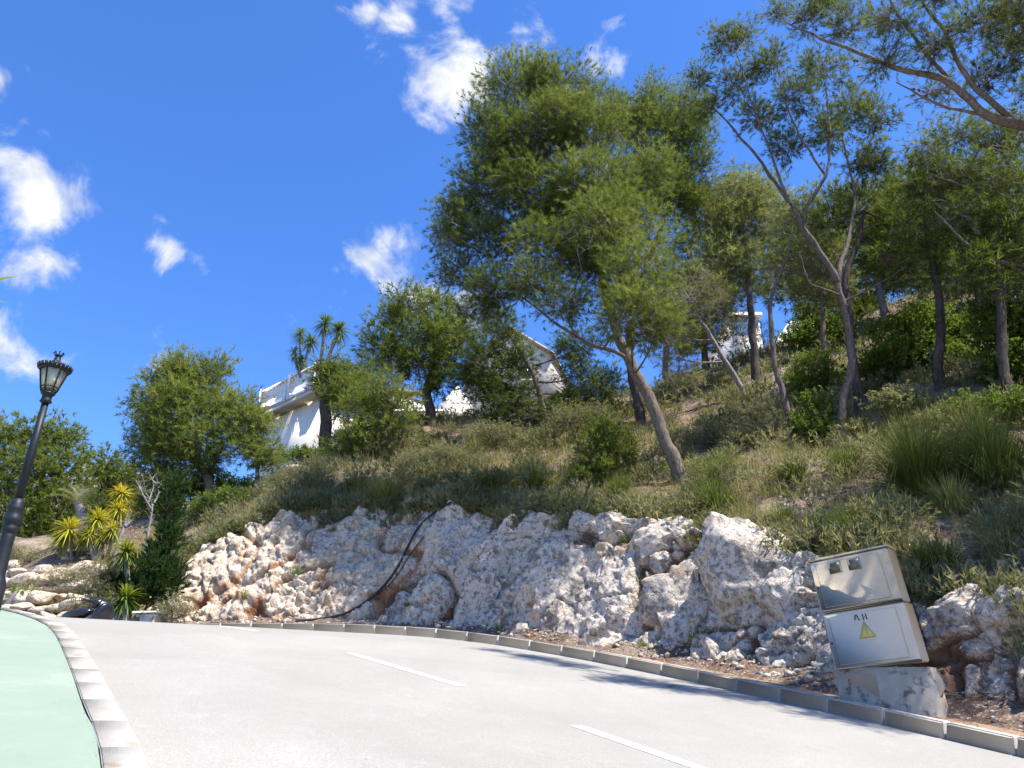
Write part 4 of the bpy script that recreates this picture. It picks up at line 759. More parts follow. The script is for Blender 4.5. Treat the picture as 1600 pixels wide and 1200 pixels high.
shrub('dark green shrub at the right edge under the twiggy pine', 1570, 600, d, [(1560, 520, 44, 40, 0, -.02), (1600, 500, 40, 40, 0, .03), (1580, 570, 46, 32, -.3, -.08), (1640, 540, 46, 46, 0)], tmpl=LEAF_BIG, dens=60)
d = base_d(1270, 560)
shrub('dark round shrub below the white wall gap', 1270, 560, d, [(1265, 500, 34, 26, 0, -.02), (1300, 515, 34, 26, 0, -.04), (1250, 530, 36, 24, 0), (1290, 545, 30, 20, -.2, -.06)], tmpl=LEAF_BIG, dens=50)
d = base_d(1170, 570)
shrub('grey twiggy shrub screening the white house on the ridge', 1170, 560, d, [(1160, 525, 26, 22, 0, .05), (1140, 505, 20, 22, 0, .02), (1192, 520, 22, 24, 0, 0)], leaf='leaf_grey', tmpl=LEAF_FINE, dens=22, tsc=1.6, dead=14)
d = base_d(1265, 630)
shrub('yellow green shrub between the bent pine and the grey pine', 1265, 630, d, [(1270, 575, 36, 24, 0, .12), (1295, 600, 30, 24, 0, .08), (1250, 600, 30, 24, 0, .1), (1285, 630, 36, 18, -.2, 0)], dens=90)
d = base_d(1190, 690)
shrub('wispy rosemary shrub at the foot of the thin bent pine', 1190, 690, d, [(1170, 645, 34, 22, 0, .05), (1205, 640, 32, 22, 0, .08), (1190, 670, 40, 20, -.2)], leaf='leaf_grey', tmpl=LEAF_FINE, dens=100)
d = base_d(1280, 690)
shrub('dark spiky shrub left of the slender pine foot', 1280, 690, d, [(1275, 640, 26, 26, 0, -.05), (1265, 670, 30, 22, -.1, -.06), (1290, 680, 24, 20, -.1, -.05)], dens=110)
d = base_d(1110, 770)
shrub('low dark green shrub right of the leaning trunk', 1110, 770, d, [(1100, 745, 30, 20, 0, -.03), (1130, 735, 34, 24, .1, .02), (1090, 770, 26, 16, -.2, -.05)], tmpl=LEAF_FINE, dens=110)
d = base_d(1010, 620)
shrub('pale heath shrub behind the dark reddish trunk', 1070, 630, d, [(1070, 600, 40, 22, 0, .1), (1110, 620, 36, 20, 0, .08), (1040, 640, 32, 20, 0)], leaf='leaf_grey', tmpl=LEAF_FINE, dens=70, tsc=1.6)
d = base_d(800, 700)
shrub('grey heath shrub below the dark drooping pine', 800, 705, d, [(790, 685, 40, 18, 0, .06), (840, 690, 36, 18, 0, 0), (750, 680, 36, 18, 0, .1)], leaf='leaf_grey', tmpl=LEAF_FINE, dens=80, tsc=1.5)
d = base_d(700, 740)
shrub('wide grey green heath on the brow of the bank', 700, 740, d, [(700, 715, 46, 20, 0, .02), (650, 725, 40, 20, 0, .06), (745, 730, 36, 18, 0, -.05)], leaf='leaf_grey', tmpl=LEAF_FINE, dens=90, tsc=1.4)
d = base_d(345, 800)
shrub('yellow green bush hanging over the left cliff edge', 345, 800, d, [(330, 785, 30, 18, -.1, .12), (365, 775, 28, 18, 0, .1), (310, 798, 18, 14, -.1, .05)], dens=95)
d = base_d(480, 760)
shrub('grey heath bush on the top of the creamy cliff', 480, 765, d, [(460, 745, 30, 18, 0, .05), (500, 740, 30, 20, 0, .08), (430, 755, 28, 16, 0, .02)], leaf='leaf_grey', tmpl=LEAF_FINE, dens=85)
d = base_d(480, 720)
shrub('round olive bush below the villa wall', 482, 720, d, [(470, 715, 24, 12, 0, .06), (500, 715, 24, 12, 0, .04), (530, 715, 24, 14, 0, .1)], dens=80, tsc=1.3)
d = 24
shrub('row of mid green bushes behind the left cliff brow', 400, 790, d, [(330, 755, 36, 20, 0, .02), (380, 765, 34, 16, 0, -.02), (425, 762, 34, 12, 0, .05), (460, 752, 30, 10, 0, .05), (290, 775, 30, 20, 0, -.04), (240, 790, 34, 22, 0, -.05)], dens=55, tsc=1.5)
# left end of the cliff: juniper, ivy, clipped bushes
dl = 15.6
shrub('tall dark juniper against the left end of the cliff', 258, 985, dl + .5, [(272, 760, 10, 24, 0, .02), (266, 800, 15, 30, 0), (256, 845, 22, 32, 0), (244, 890, 32, 34, -.1), (225, 925, 36, 30, -.2, -.03), (268, 900, 18, 36, 0, -.03), (190, 915, 26, 26, 0, -.02)], leaf='juniper', tmpl=SCALE, name='juniper', dens=170, lift=.9, tsc=.95, tuft_r=.10, group='plants at the left end of the cliff')
shrub('grey green rounded bush beside the rock garden', 160, 985, dl + .2, [(160, 900, 26, 30, 0, -.05), (150, 935, 30, 30, -.1, .02), (170, 950, 26, 24, -.1, -.05), (140, 960, 18, 18, -.1, .06)], leaf='leaf_grey', tmpl=LEAF_FINE, dens=120, tone=.25, group='plants at the left end of the cliff')
shrub('small grey bush at the cliff foot beside the stone block', 268, 985, dl - .3, [(268, 952, 26, 20, 0, -.02), (250, 965, 18, 14, -.1), (288, 962, 14, 16, 0)], leaf='leaf_grey', tmpl=LEAF_FINE, dens=95, tone=.3, group='plants at the left end of the cliff')
shrub('brown dry shrub on top of the rock garden', 60, 905, 21, [(45, 880, 40, 14, 0), (85, 890, 30, 12, 0), (10, 875, 30, 16, 0)], leaf='leaf_grey', tmpl=LEAF_FINE, dens=60, tone=.5, tsc=1.6, group='plants of the rock garden')
shrub('purple brown heather between the rock garden stones', 115, 925, 18.5, [(118, 900, 22, 12, 0), (95, 905, 20, 9, 0), (70, 912, 18, 8, 0)], leaf='leaf_grey', tmpl=LEAF_FINE, dens=120, tone=.7, group='plants of the rock garden')
shrub('low bright green cushion plant among the pale stones', 30, 945, 18, [(25, 930, 18, 8, 0, .2), (40, 925, 12, 8, 0, .2)], dens=110, tsc=.8, group='plants of the rock garden')
shrub('dense dark hedge under the broad pine', 40, 880, 24, [(10, 870, 50, 18, 0, -.1), (60, 868, 40, 20, 0, -.08), (100, 862, 26, 22, 0, -.05), (-40, 860, 40, 26, 0)], dens=40, tsc=1.8, group='plants of the rock garden')

d = base_d(1420, 660)
shrub('broad grey green shrub upslope of the largest esparto', 1420, 660, d, [(1390, 630, 40, 22, 0, .04), (1435, 635, 40, 20, 0, .06), (1470, 645, 36, 20, 0)], leaf='leaf_grey', dens=90)
d = base_d(1540, 680)
shrub('mixed olive shrub near the right edge above the wide esparto', 1540, 680, d, [(1520, 640, 40, 24, 0, .02), (1570, 635, 44, 26, 0, -.04), (1600, 650, 36, 24, 0, -.04)], dens=80)
d = base_d(1350, 470)
shrub('dark shrub on the ridge left of the far pine', 1330, 500, d, [(1320, 470, 40, 24, 0, -.04), (1365, 478, 36, 22, 0, -.02), (1340, 500, 44, 20, 0, -.06)], tmpl=LEAF_BIG, dens=40)
d = base_d(1130, 690)
shrub('olive heath shrub right of the dark reddish trunk', 1110, 700, d, [(1100, 675, 34, 20, 0, .02), (1140, 685, 34, 18, 0, .05), (1075, 690, 26, 18, 0, -.02)], leaf='leaf_grey', tmpl=LEAF_FINE, dens=90)
d = base_d(890, 690)
shrub('grey shrub between the dark drooping pine and the trunks', 900, 690, d, [(890, 660, 40, 26, 0, -.02), (935, 650, 34, 26, 0, 0), (860, 680, 34, 20, 0, -.05)], leaf='leaf_grey', tmpl=LEAF_FINE, dens=70, tsc=1.5)

# ---------------------------------------------------------- bare tree, yuccas, palms
def rosette(c, n, ln, wd, lo=-50, hi=85, droop=.35, seed=0, tone=.5):
    """sword leaves, three faces long each"""
    r = np.random.default_rng(seed); a = r.random(n) * 6.283; e = np.radians(r.uniform(lo, hi, n)); L_ = ln * r.uniform(.75, 1.1, n)
    d = np.stack([np.cos(e) * np.cos(a), np.cos(e) * np.sin(a), np.sin(e)], 1); s = unit(np.cross(d, [0, 0, 1.]) + r.normal(size=(n, 3)) * .15)
    k = np.array([.02, .35, .7, 1.0]); w = np.array([.7, 1.0, .75, .04]) * wd / 2
    ctr = c + d[:, None] * (L_[:, None] * k)[..., None] + np.array([0, 0, -1.]) * (droop * L_[:, None] * k ** 2.2)[..., None]
    V = np.stack([ctr - s[:, None] * w[None, :, None], ctr + s[:, None] * w[None, :, None]], 2)  # n,4,2,3
    b = np.arange(n)[:, None] * 8 + np.arange(3)[None] * 2; Q = np.stack([b, b + 1, b + 3, b + 2], -1).reshape(-1, 4)
    t = np.clip(np.repeat(tone + r.normal(size=n) * .14 + .2 * np.sin(e), 8), 0, 1); return V.reshape(-1, 3), Q, t
def yucca(label, foot, heads, d, ln, leaf='yucca', n=70, group=None, tone=.5, r=.05, name='yucca', hang=True):
    b = P(*foot, d); g = ground(b[0], b[1])
    if b[2] < g + 3: b[2] = min(b[2], g + .05)
    root = empty(name, b, label, 'yucca', group)
    for i, (hx, hy, sc) in enumerate(heads):
        c = P(hx, hy, d + random.uniform(-.25, .25)); m_ = b * .5 + c * .5 + np.array([random.uniform(-.1, .1), 0, -.1])
        part('stem', *[(v, [q]) for v, q in [tubes(bez(b, m_, c, 8)[None], np.linspace(r, r * .8, 8)[None], 7)]][0], M['bark_grey'], root, True, org=b)
        V, Q, t = rosette(c, int(n * 1.7 * sc + 20), ln * sc, .026 * sc + .008, seed=i + int(hx), tone=tone); part('leaf_rosette', V, [Q], M[leaf], root, tint=t, org=b)
        if hang:
            V, Q, t = rosette(c - np.array([0, 0, .12]), int(n * .4), ln * sc * .8, .03, -85, -40, .2, seed=i + 99, tone=.2); part('dead_leaves', V, [Q], M['palm'], root, tint=t + .3, org=b)
    return root
yucca('tall yucca cluster rising above the villa terrace', (498, 595), [(508, 505, 1), (531, 516, 1.05)], 31.5, .75, n=90, tone=.2, r=.09, group='yuccas on the villa terrace')
yucca('lower yucca cluster at the terrace edge left of the tall one', (470, 590), [(470, 522, .8), (485, 533, .9), (460, 550, .65), (470, 562, .7)], 31, .75, n=80, tone=.2, r=.07, group='yuccas on the villa terrace')
yucca('yellow yucca nearest the lamp with a full round head', (112, 890), [(108, 828, 1.1), (125, 848, .75), (98, 846, .7)], 20.5, .55, 'yucca_yellow', 100, 'yellow yuccas of the rock garden', .45)
yucca('yellow yucca with the highest of the paired heads', (150, 885), [(153, 812, 1.05), (138, 836, .85), (162, 838, .7)], 20.2, .55, 'yucca_yellow', 100, 'yellow yuccas of the rock garden', .42)
yucca('small yellow yucca beside the bare trunk', (166, 872), [(176, 828, .8)], 20.4, .5, 'yucca_yellow', 80, 'yellow yuccas of the rock garden', .4)
yucca('golden topped yucca above the other yellow ones', (178, 870), [(190, 772, .95), (185, 796, .9)], 21.5, .55, 'yucca_yellow', 100, 'yellow yuccas of the rock garden', .62)
yucca('green yucca with hanging brown leaves beside the stone block', (196, 985), [(196, 935, 1.0)], 15.3, .5, 'yucca', 80, 'plants at the left end of the cliff', .25, .07)
yucca('green yucca head poking out over the dark juniper', (200, 985), [(197, 862, .95)], 15.9, .5, 'yucca', 80, 'plants at the left end of the cliff', .45, .06)
def palm(label, foot, head, d, ln, nf=13):
    b = P(*foot, d); b[2] = ground(b[0], b[1]) - .05; c = P(*head, d); root = empty('palm_tree', b, label, 'palm')
    V, Q = tubes(bez(b, (b + c) / 2 + [.1, 0, 0], c, 8)[None], np.linspace(.16, .13, 8)[None], 9); part('trunk', V, [Q], M['bark_grey'], root, True, org=b)
    for i in range(nf):
        a = i * 2.4 + .4; e = R(30 + 52 * ((i * 7) % nf) / nf); D = np.array([math.cos(a) * math.cos(e), math.sin(a) * math.cos(e), math.sin(e)]); k = np.linspace(0, 1, 26)[:, None]
        mid = c + D * ln * k + np.array([0, 0, -.55 * ln]) * k ** 2; tg = unit(np.gradient(mid, axis=0)); sd_ = unit(np.cross(tg, [0, 0, 1.])); lf = .20 * ln * np.sin(np.clip(k * 2.7 + .4, 0, 3.05))
        Vs = []; 
        for sg in (-1, 1): Vs.append(np.stack([mid - tg * .009, mid + tg * .009, mid + sd_ * sg * lf + tg * lf * 1.1 - np.array([0, 0, .3]) * lf], 1))
        V = np.concatenate(Vs).reshape(-1, 3); part('frond', V, [np.arange(len(V)).reshape(-1, 3)], M['palm'], root, tint=np.full(len(V), .45 + .3 * random.random()), org=b)
palm('small pale palm with arching fronds above the yellow yuccas', (122, 880), (122, 785), 23, 1.15)
palm('low feathery palm left of the yellow yuccas', (90, 890), (88, 858), 21.5, .9, 12)
# bare little tree
def bare_tree(label, d, foot, limbs, rad, cat='tree', bark='bark_grey', twn=60):
    b = P(*foot, d); b[2] = min(b[2], ground(b[0], b[1])) - .03; root = empty('bare_tree', b, label, cat); tb = TubeBag(); pts = []
    for i, l in enumerate(limbs):
        p = [P(x, y, d + e) for x, y, e in l]
        if i == 0: p = [b] + p
        c = catmull(p, 5); tb.add(c[None], np.linspace(rad if i == 0 else rad * .55, .006, len(c))[None], 7); pts.append(c[len(c) // 3:])
    tb.part('trunk', M[bark], root, b); pts = np.concatenate(pts); sk = rng.integers(0, len(pts), twn); v = rnd_dir(twn, .7); L_ = rng.uniform(.2, .5, (twn, 1, 1)); k = np.linspace(0, 1, 4)[None, :, None]
    bb = TubeBag(); bb.add(pts[sk][:, None] + v[:, None] * L_ * k + rng.normal(size=(twn, 4, 3)) * .03 * k, np.broadcast_to(np.linspace(.007, .002, 4), (twn, 4)), 3); bb.part('twigs', M['twig'], root, b)['kind'] = 'stuff'; return root
bare_tree('leafless pale little tree beside the golden yucca', 19, (228, 868), [[(232, 830, 0), (238, 790, 0), (228, 770, .1)], [(236, 795, 0), (222, 770, -.2), (212, 748, -.2)], [(238, 790, 0), (248, 770, .2), (245, 745, .3)], [(232, 785, 0), (240, 758, .1), (232, 738, 0)]], .05)
bare_tree('bent rough bare trunk right of the yellow yuccas', 20.2, (180, 878), [[(186, 850, 0), (195, 820, 0), (205, 800, 0)], [(195, 822, 0), (208, 812, .1)]], .11, twn=20)

# ---------------------------------------------------------- grass
def blades(cl, n, ln, wd, tone, spread=.6, cr=.06):
    """clumps cl (k,3) with per clump length and tone -> blade mesh arrays"""
    k = len(cl); c = np.repeat(cl, n, 0); L_ = np.repeat(ln, n) * rng.uniform(.45, 1.15, k * n); a = rng.random(k * n) * 6.283; lean = np.abs(rng.normal(size=k * n)) * spread
    rad = np.repeat(np.broadcast_to(cr, (k,)), n) * np.sqrt(rng.random(k * n)); d = np.stack([np.cos(a), np.sin(a), 0 * a], 1); b = c + d * rad[:, None]; b[:, 2] -= .02
    s = np.stack([-np.sin(a), np.cos(a), 0 * a], 1); tw = rng.normal(size=k * n) * .7; s = s * np.cos(tw)[:, None] + d * np.sin(tw)[:, None]; w = (wd * rng.uniform(.6, 1.2, k * n))[:, None]
    m_ = b + d * (L_ * .5 * np.sin(lean * .6))[:, None] + np.array([0, 0, 1.]) * (L_ * .5 * np.cos(lean * .6))[:, None]
    t = m_ + d * (L_ * .5 * np.sin(np.clip(lean * 1.6, 0, 2.4)))[:, None] + np.array([0, 0, 1.]) * (L_ * .5 * np.cos(np.clip(lean * 1.6, 0, 2.4)))[:, None]
    V = np.stack([b - s * w, b + s * w, m_ + s * w * .8, m_ - s * w * .8, t], 1).reshape(-1, 3); i = np.arange(k * n)[:, None] * 5
    tn = np.repeat(np.repeat(tone, n) + rng.normal(size=k * n) * .12, 5); tn[4::5] += .12
    return V, [i + np.array([[0, 1, 2, 3]]), i + np.array([[3, 2, 4]])], np.clip(tn, 0, 1)
def tussock(label, px, py, wpx, tone, n=420, name='grass_tussock', hgt=1.0):
    p = hit(px, py); k = np.linalg.norm(p - [0, 0, CZ]) / F; p[2] -= .03; ln = wpx * k * hgt
    V, Fc, t = blades(p[None], n, np.array([ln]), .0035 + .0006 * p[1] * .4, np.array([tone]), .75, min(.22, wpx * k * .28)); o = part(name, V - p, Fc, M['grass'], None, tint=t); o.location = p
    return tag(o, label, 'grass clump', 'grass tussocks on the bank')
for a in [('largest esparto tussock with yellow tips above the cabinet', 1440, 770, 130, .30, 1700), ('wide esparto tussock running off the right edge', 1560, 760, 120, .25, 1500), ('pale dry tussock hanging below the largest esparto', 1490, 800, 60, .55, 700),
          ('bright yellow green tussock on the brow above the hose', 600, 790, 62, .50, 1000), ('smaller yellow tussock left of the bright brow tussock', 555, 765, 34, .55, 400), ('dark green tussock directly behind the cabinet top', 1330, 845, 60, .12, 800), ('dark grass clump beside the cabinet upper right corner', 1470, 900, 62, .10, 900),
          ('olive tussock on the stones right of the big grey block', 1225, 820, 38, .42, 500), ('green tussock over the boulder right of the leaning trunk', 1120, 800, 62, .22, 800), ('feathery green clump left of the leaning trunk foot', 970, 775, 42, .30, 600), ('pale clump at the brow below the young pine', 905, 785, 30, .45, 400), ('dark clump in the pine shade left of the young pine', 840, 765, 50, .15, 600), ('shaded clump above the cliff hose end', 760, 770, 46, .18, 600),
          ('low pale tussock at the right edge below the bare soil', 1560, 860, 40, .48, 500), ('dark tussock between cabinet and big grey block', 1290, 835, 40, .16, 500), ('olive tussock at the foot of the slender grey pine', 1325, 740, 52, .2, 700), ('straw coloured tussock upslope of the largest esparto', 1520, 690, 60, .55, 700), ('mixed tussock left of the slender pine foot', 1240, 750, 48, .22, 600), ('pale straw tussock on the sunny slope under the dark pine', 740, 705, 34, .6, 400)]: tussock(*a)
cl = []; tn = []; ln = []; far = []; ft = []; fl = []; hs = []; ht = []; hsz = []
for _ in range(30000):
    s = random.uniform(2, 26); t = tt_(s) + random.uniform(.02, 1) ** 1.7 * 27; x, y = at_s(s, t); x, y = float(x), float(y)
    n0 = mnoise.noise(Vector((x * .35, y * .35, 2))); n1 = mnoise.noise(Vector((x * .12 + 5, y * .12, 7)))
    if n0 < -.10 and random.random() < .8: continue
    if (x / max(y, 1)) < -.75 or y < 2 or x / max(y, 1) > 1.05: continue
    g = np.array([x, y, 0.]); tone = .42 + .28 * n1 + .2 * n0 + random.gauss(0, .08)
    tau = t - tt_(s); bare = s < 9.5 and tau < 2.2
    if bare and random.random() < .7: continue
    if tau < 8:
        r_ = random.random()
        if r_ < .62: cl.append(g); tn.append(tone + .04 + .12 * (s > 14)); ln.append(random.uniform(.15, .5) * (1 if tau > .6 else .6))
        elif r_ < .92 and tau > .3: hs.append(g); ht.append(.40 + .3 * n1 + random.gauss(0, .12)); hsz.append(random.uniform(.35, .9))
    elif random.random() < .5: far.append(g); ft.append(tone); fl.append(random.uniform(.25, .65))
    else: hs.append(g); ht.append(.42 + .3 * n1 + random.gauss(0, .12)); hsz.append(random.uniform(.8, 2.0))
def settle(a): a = np.array(a); a[:, 2] = T(a[:, 0], a[:, 1]); return a
for _ in range(420):                             # plants spilling over the brow
    s = random.uniform(4, 22.5); x, y = at_s(s, tt_(s) + random.uniform(-.12, .35)); 
    if mnoise.noise(Vector((s * .9, 1, 5))) < -.1: continue
    cl.append(np.array([float(x), float(y), 0.])); tn.append(random.uniform(.1, .6)); ln.append(random.uniform(.2, .5))
for _ in range(900):                             # patches of tall straw
    s = random.uniform(5, 23); t = tt_(s) + random.uniform(.2, 7.5); x, y = at_s(s, t); x, y = float(x), float(y)
    if mnoise.noise(Vector((x * .55 + 7, y * .55, 3))) < .02: continue
    cl.append(np.array([x, y, 0.])); tn.append(random.uniform(.55, .95)); ln.append(random.uniform(.35, .75))
cl = settle(cl); far = settle(far); hs = settle(hs)
V1, F1, t1 = blades(cl, 14, np.array(ln), .0045, np.array(tn), .55, .10); V2, F2, t2 = blades(far, 9, np.array(fl), .011, np.array(ft), .5, .18)
n1 = len(V1); tag(part('dry_grass', np.concatenate([V1, V2]), [np.concatenate([F1[0], F2[0] + n1]), np.concatenate([F1[1], F2[1] + n1])], M['grass'], None, tint=np.concatenate([t1, t2])), 'thin dry grass covering the slope', 'grass', None, 'stuff')
# low heath cushions over the upper slope
m_ = 3; pos = np.repeat(hs, m_, 0) + rng.normal(size=(len(hs) * m_, 3)) * np.array([.22, .22, .08]) * np.repeat(np.array(hsz), m_)[:, None]; pos[:, 2] = np.maximum(pos[:, 2], np.repeat(hs[:, 2], m_)) + .05
V, Fc, t = foliage(pos, rnd_dir(len(pos), 1.2), np.repeat(np.array(hsz), m_) * 1.5, np.repeat(np.array(ht), m_) + rng.normal(size=len(pos)) * .1, HEATH); tag(part('heath', V, [Fc], M['leaf_grey'], None, tint=t), 'low grey green heath covering the upper slope', 'heath', None, 'stuff')
# scrub: rounded small bushes that run together over the slope
sc = []; sr = []; stn = []
for _ in range(950):
    s = random.uniform(3, 24); tau = random.uniform(0, 1) ** 1.5 * 13 + .15; x, y = at_s(s, tt_(s) + tau); x, y = float(x), float(y)
    if mnoise.noise(Vector((x * .5 + 3, y * .5, 9))) < -.02 or x / max(y, 1) > 1: continue
    sc.append([x, y, 0]); sr.append(random.uniform(.16, .46)); stn.append(random.uniform(.12, .8))
for _ in range(90):
    s = random.uniform(5, 23); x, y = at_s(s, tt_(s) + random.uniform(.4, 7)); x, y = float(x), float(y)
    sc.append([x, y, 0]); sr.append(random.uniform(.32, .58)); stn.append(random.choice([.05, .15, .3, .5, .75, .9]))
for _ in range(110):
    s = random.uniform(4, 22.5); x, y = at_s(s, tt_(s) + random.uniform(.0, .4)); sc.append([float(x), float(y), 0]); sr.append(random.uniform(.1, .26)); stn.append(random.uniform(.05, .6))
sc = settle(sc); sr = np.array(sr); nt_ = 42; dv = rnd_dir(len(sc) * nt_, .9); dv[:, 2] = np.abs(dv[:, 2]); rr_ = np.repeat(sr, nt_); pos = np.repeat(sc, nt_, 0) + dv * (rr_ * rng.uniform(.4, 1.0, len(rr_)) ** .5)[:, None] * np.array([1.15, 1.15, .9])
V, Fc, t = foliage(pos, dv + np.array([0, 0, .5]) + rng.normal(size=dv.shape) * .4, rng.uniform(1.0, 1.9, len(pos)), np.repeat(np.array(stn), nt_) + rng.normal(size=len(pos)) * .12, HEATH)
tag(part('scrub', V, [Fc], M['leaf_grey'], None, tint=t), 'low tangled scrub covering the slope above the cliff', 'scrub', None, 'stuff')
# pine litter and small weeds along the cliff foot
lt = []
for _ in range(2600):
    s = random.uniform(4, 21); x, y = at_s(s, random.uniform(.3, 1.25)); lt.append([float(x), float(y), 0])
lt = np.array(lt); lt[:, 2] = np.maximum(T(lt[:, 0], lt[:, 1]), zk(st(lt[:, 0], lt[:, 1])[0]) + .14) + .012
a = rng.random(len(lt)) * 6.28; dv = np.stack([np.cos(a), np.sin(a), rng.normal(size=len(a)) * .15], 1) * .06; sv = np.stack([-np.sin(a), np.cos(a), 0 * a], 1) * .006
V = np.stack([lt - dv - sv, lt - dv + sv, lt + dv], 1).reshape(-1, 3); M['litter'] = simple('pine_litter', (.20, .11, .06), (.34, .21, .11), 20, .95)
tag(part('pine_litter', V, [np.arange(len(V)).reshape(-1, 3)], M['litter']), 'brown pine needle litter at the cliff foot', 'litter', None, 'stuff')
# weeds rooted in the clefts of the rock
wp = []
for px, py in [(468, 895), (475, 890), (462, 898), (860, 870), (855, 880), (850, 865), (866, 862), (968, 850), (972, 842), (962, 846), (380, 935), (520, 830), (700, 905), (1000, 905), (640, 945), (1090, 1005), (930, 990), (780, 985), (1010, 1010)]:
    p = hit(px, py)
    for _ in range(3): wp.append(p + rng.normal(size=3) * .05)
wp = np.array(wp); V, Fc, t = blades(wp, 34, rng.uniform(.08, .2, len(wp)), .005, rng.uniform(.1, .5, len(wp)), 1.0, .06); tag(part('cliff_weeds', V, Fc, M['grass'], None, tint=t), 'small green weeds growing from clefts in the rock face', 'weeds', None, 'stuff')
# weeds in the joint along the green path
sj = rng.uniform(LS[32] - .5, LS[32] + 15, 420); wx, wy = l_at(sj, -.205 + rng.normal(size=420) * .008); wz = zr(wx, wy) + .092
V, Fc, t = blades(np.stack([wx, wy, wz], 1), 6, rng.uniform(.015, .04, 420), .002, np.full(420, .3), .8, .012); tag(part('joint_weeds', V, Fc, M['grass'], None, tint=t), 'tiny weeds in the joint between green path and white kerb', 'weeds', None, 'stuff')
# ------------------------------------------------------------------ electrical cabinet
def cabinet():
    s_c = 8.2; t_c = .34; k = float(zk(s_c)) + .24
    ox, oy = [float(v) for v in at_s(s_c, t_c)]; tg = np.array([np.interp(s_c, KS, KT[:, 0]), np.interp(s_c, KS, KT[:, 1])]); nr = np.array([tg[1], -tg[0]])
    # local x: to the right seen from the road, y: away from the road
    rt_ = R(17); X = Vector((-tg[0], -tg[1], 0)); Y = Vector((nr[0], nr[1], 0)); X, Y = X * math.cos(rt_) + Y * math.sin(rt_), Y * math.cos(rt_) - X * math.sin(rt_); Mx = Matrix((X, Y, Vector((0, 0, 1)))).transposed().to_4x4(); Mx.translation = Vector((ox, oy, k))
    root = empty('electrical_cabinet', (0, 0, 0), 'tilted grey two-door electrical cabinet on a cracked concrete base', 'cabinet'); root.matrix_world = Mx
    gp = simple('grey_polyester', (.51, .41, .27), (.61, .50, .34), 3.5, .8, 0, .15, 6, (24, (.44, .38, .28), .60), .15); gp2 = simple('clean_grey_polyester', (.61, .505, .365), (.67, .56, .41), 2.5, .7, 0, .08)
    seam = simple('dark_seal', (.03, .03, .03), (.06, .055, .05), 9, .8); conc = simple('weathered_concrete', (.34, .275, .19), (.48, .41, .31), 3.5, .95, 0, .5, 7, (9, (.15, .12, .085), .55))
    w = 1.0
    mb = MB(); P0 = [(-.52, .0), (.50, .0), (.56, .08), (.56, .42), (-.52, .42)]; P1 = [(-.545, .05), (.42, .04), (.49, .11), (.49, .38), (-.545, .38)]
    V = [(x, y, -.62 - .22 * 0) for x, y in P0] + [(x, y, .36 - (.03 if i in (1, 2, 3) else 0)) for i, (x, y) in enumerate(P1)]
    mb.add(V, [(0, 1, 6, 5), (1, 2, 7, 6), (2, 3, 8, 7), (3, 4, 9, 8), (4, 0, 5, 9)]); mb.F3 += [[5, 6, 7], [5, 7, 8], [5, 8, 9]]
    plinth = mb.build('plinth', conc, root); 
    # crumbled right end of the base and a darker patch on its front
    V, Fc = block(77, 8, 3); part('plinth_fragment', V * np.array([.06, .15, .16]) + np.array([.50, .22, .12]), [Fc], conc, plinth)
    dk = simple('dark_concrete', (.25, .20, .14), (.33, .27, .195), 6, .95, 0, .4)
    mb = MB(); mb.V = []; xs = np.linspace(-.42, .40, 12); top = .29 + .018 * np.sin(xs * 9) + .012 * np.sin(xs * 23); bot = .20 - .16 * np.clip((xs + .42) / .3, 0, 1) + .02 * np.sin(xs * 17)
    yy = lambda z: .05 * (z + .62) / .98 - .004
    V = [(x, yy(z), z) for x, z in zip(xs, top)] + [(x, yy(z), z) for x, z in zip(xs, bot)]; n = len(xs); mb.add(V, [(i, i + n, i + n + 1, i + 1) for i in range(n - 1)]); mb.build('stain', dk, plinth)
    ink = simple('faded_mark', (.10, .085, .065), (.16, .135, .10), 40, .95)
    mb = MB(); a = np.linspace(R(60), R(310), 14); mb.tube([(.33 + .03 * math.cos(t), yy(.19 + .04 * math.sin(t)) - .001, .19 + .04 * math.sin(t)) for t in a], .005, 5); mb.build('letter_c', ink, plinth)
    mb = MB(); mb.tube([(-.40, yy(z) - .001, z) for z in (.10, .16, .22)], .005, 5); a = np.linspace(R(90), R(-90), 9); mb.tube([(-.40 + .028 * math.cos(t), yy(.195) - .001, .195 + .025 * math.sin(t)) for t in a], .005, 5); mb.build('letter_p', ink, plinth)
    tilt = Matrix.Rotation(R(-4.6), 4, 'Y') @ Matrix.Rotation(R(1.0), 4, 'X'); tilt.translation = Vector((-.03, .045, .352))
    def box_unit(name, z0, z1, mat, dmat, x0=-.5, x1=.47, dep=.33):
        m = MB(); m.box((x0, .015, z0), (x1, dep, z1), bev=.018); b = m.build(name, mat, root); b.matrix_local = tilt
        MB().box((x0 + .012, .004, z0 + .012), (x1 - .012, .018, z1 - .012)).build('seal', seam, b)
        d = MB().box((x0 + .006, -.028, z0 + .016), (x1 - .008, .006, z1 - .014), bev=.012); dr = d.build('door', dmat, b)
        # raised middle panel with a rounded vertical rib at the hinge side
        MB().box((x0 + .075, -.036, z0 + .055), (x1 - .12, -.024, z1 - .05), bev=.006).build('door_panel', dmat, b)
        r = MB(); r.tube([(x1 - .095, -.026, z0 + .06), (x1 - .095, -.026, z1 - .07)], .013, 8); r.build('rib', dmat, b, True)
        l = MB(); l.lathe([(.0125, 0), (.0125, .012), (.008, .014)], 10, Matrix.Translation((x0 + .045, -.028, (z0 + z1) / 2 - .02)) @ Matrix.Rotation(R(90), 4, 'X')); l.build('lock', seam, b)
        return b, dr
    lo_, ld = box_unit('lower_box', 0, .66, gp2, gp2); up_, ud = box_unit('upper_box', .668, 1.30, gp, gp, -.5, .46, .32)
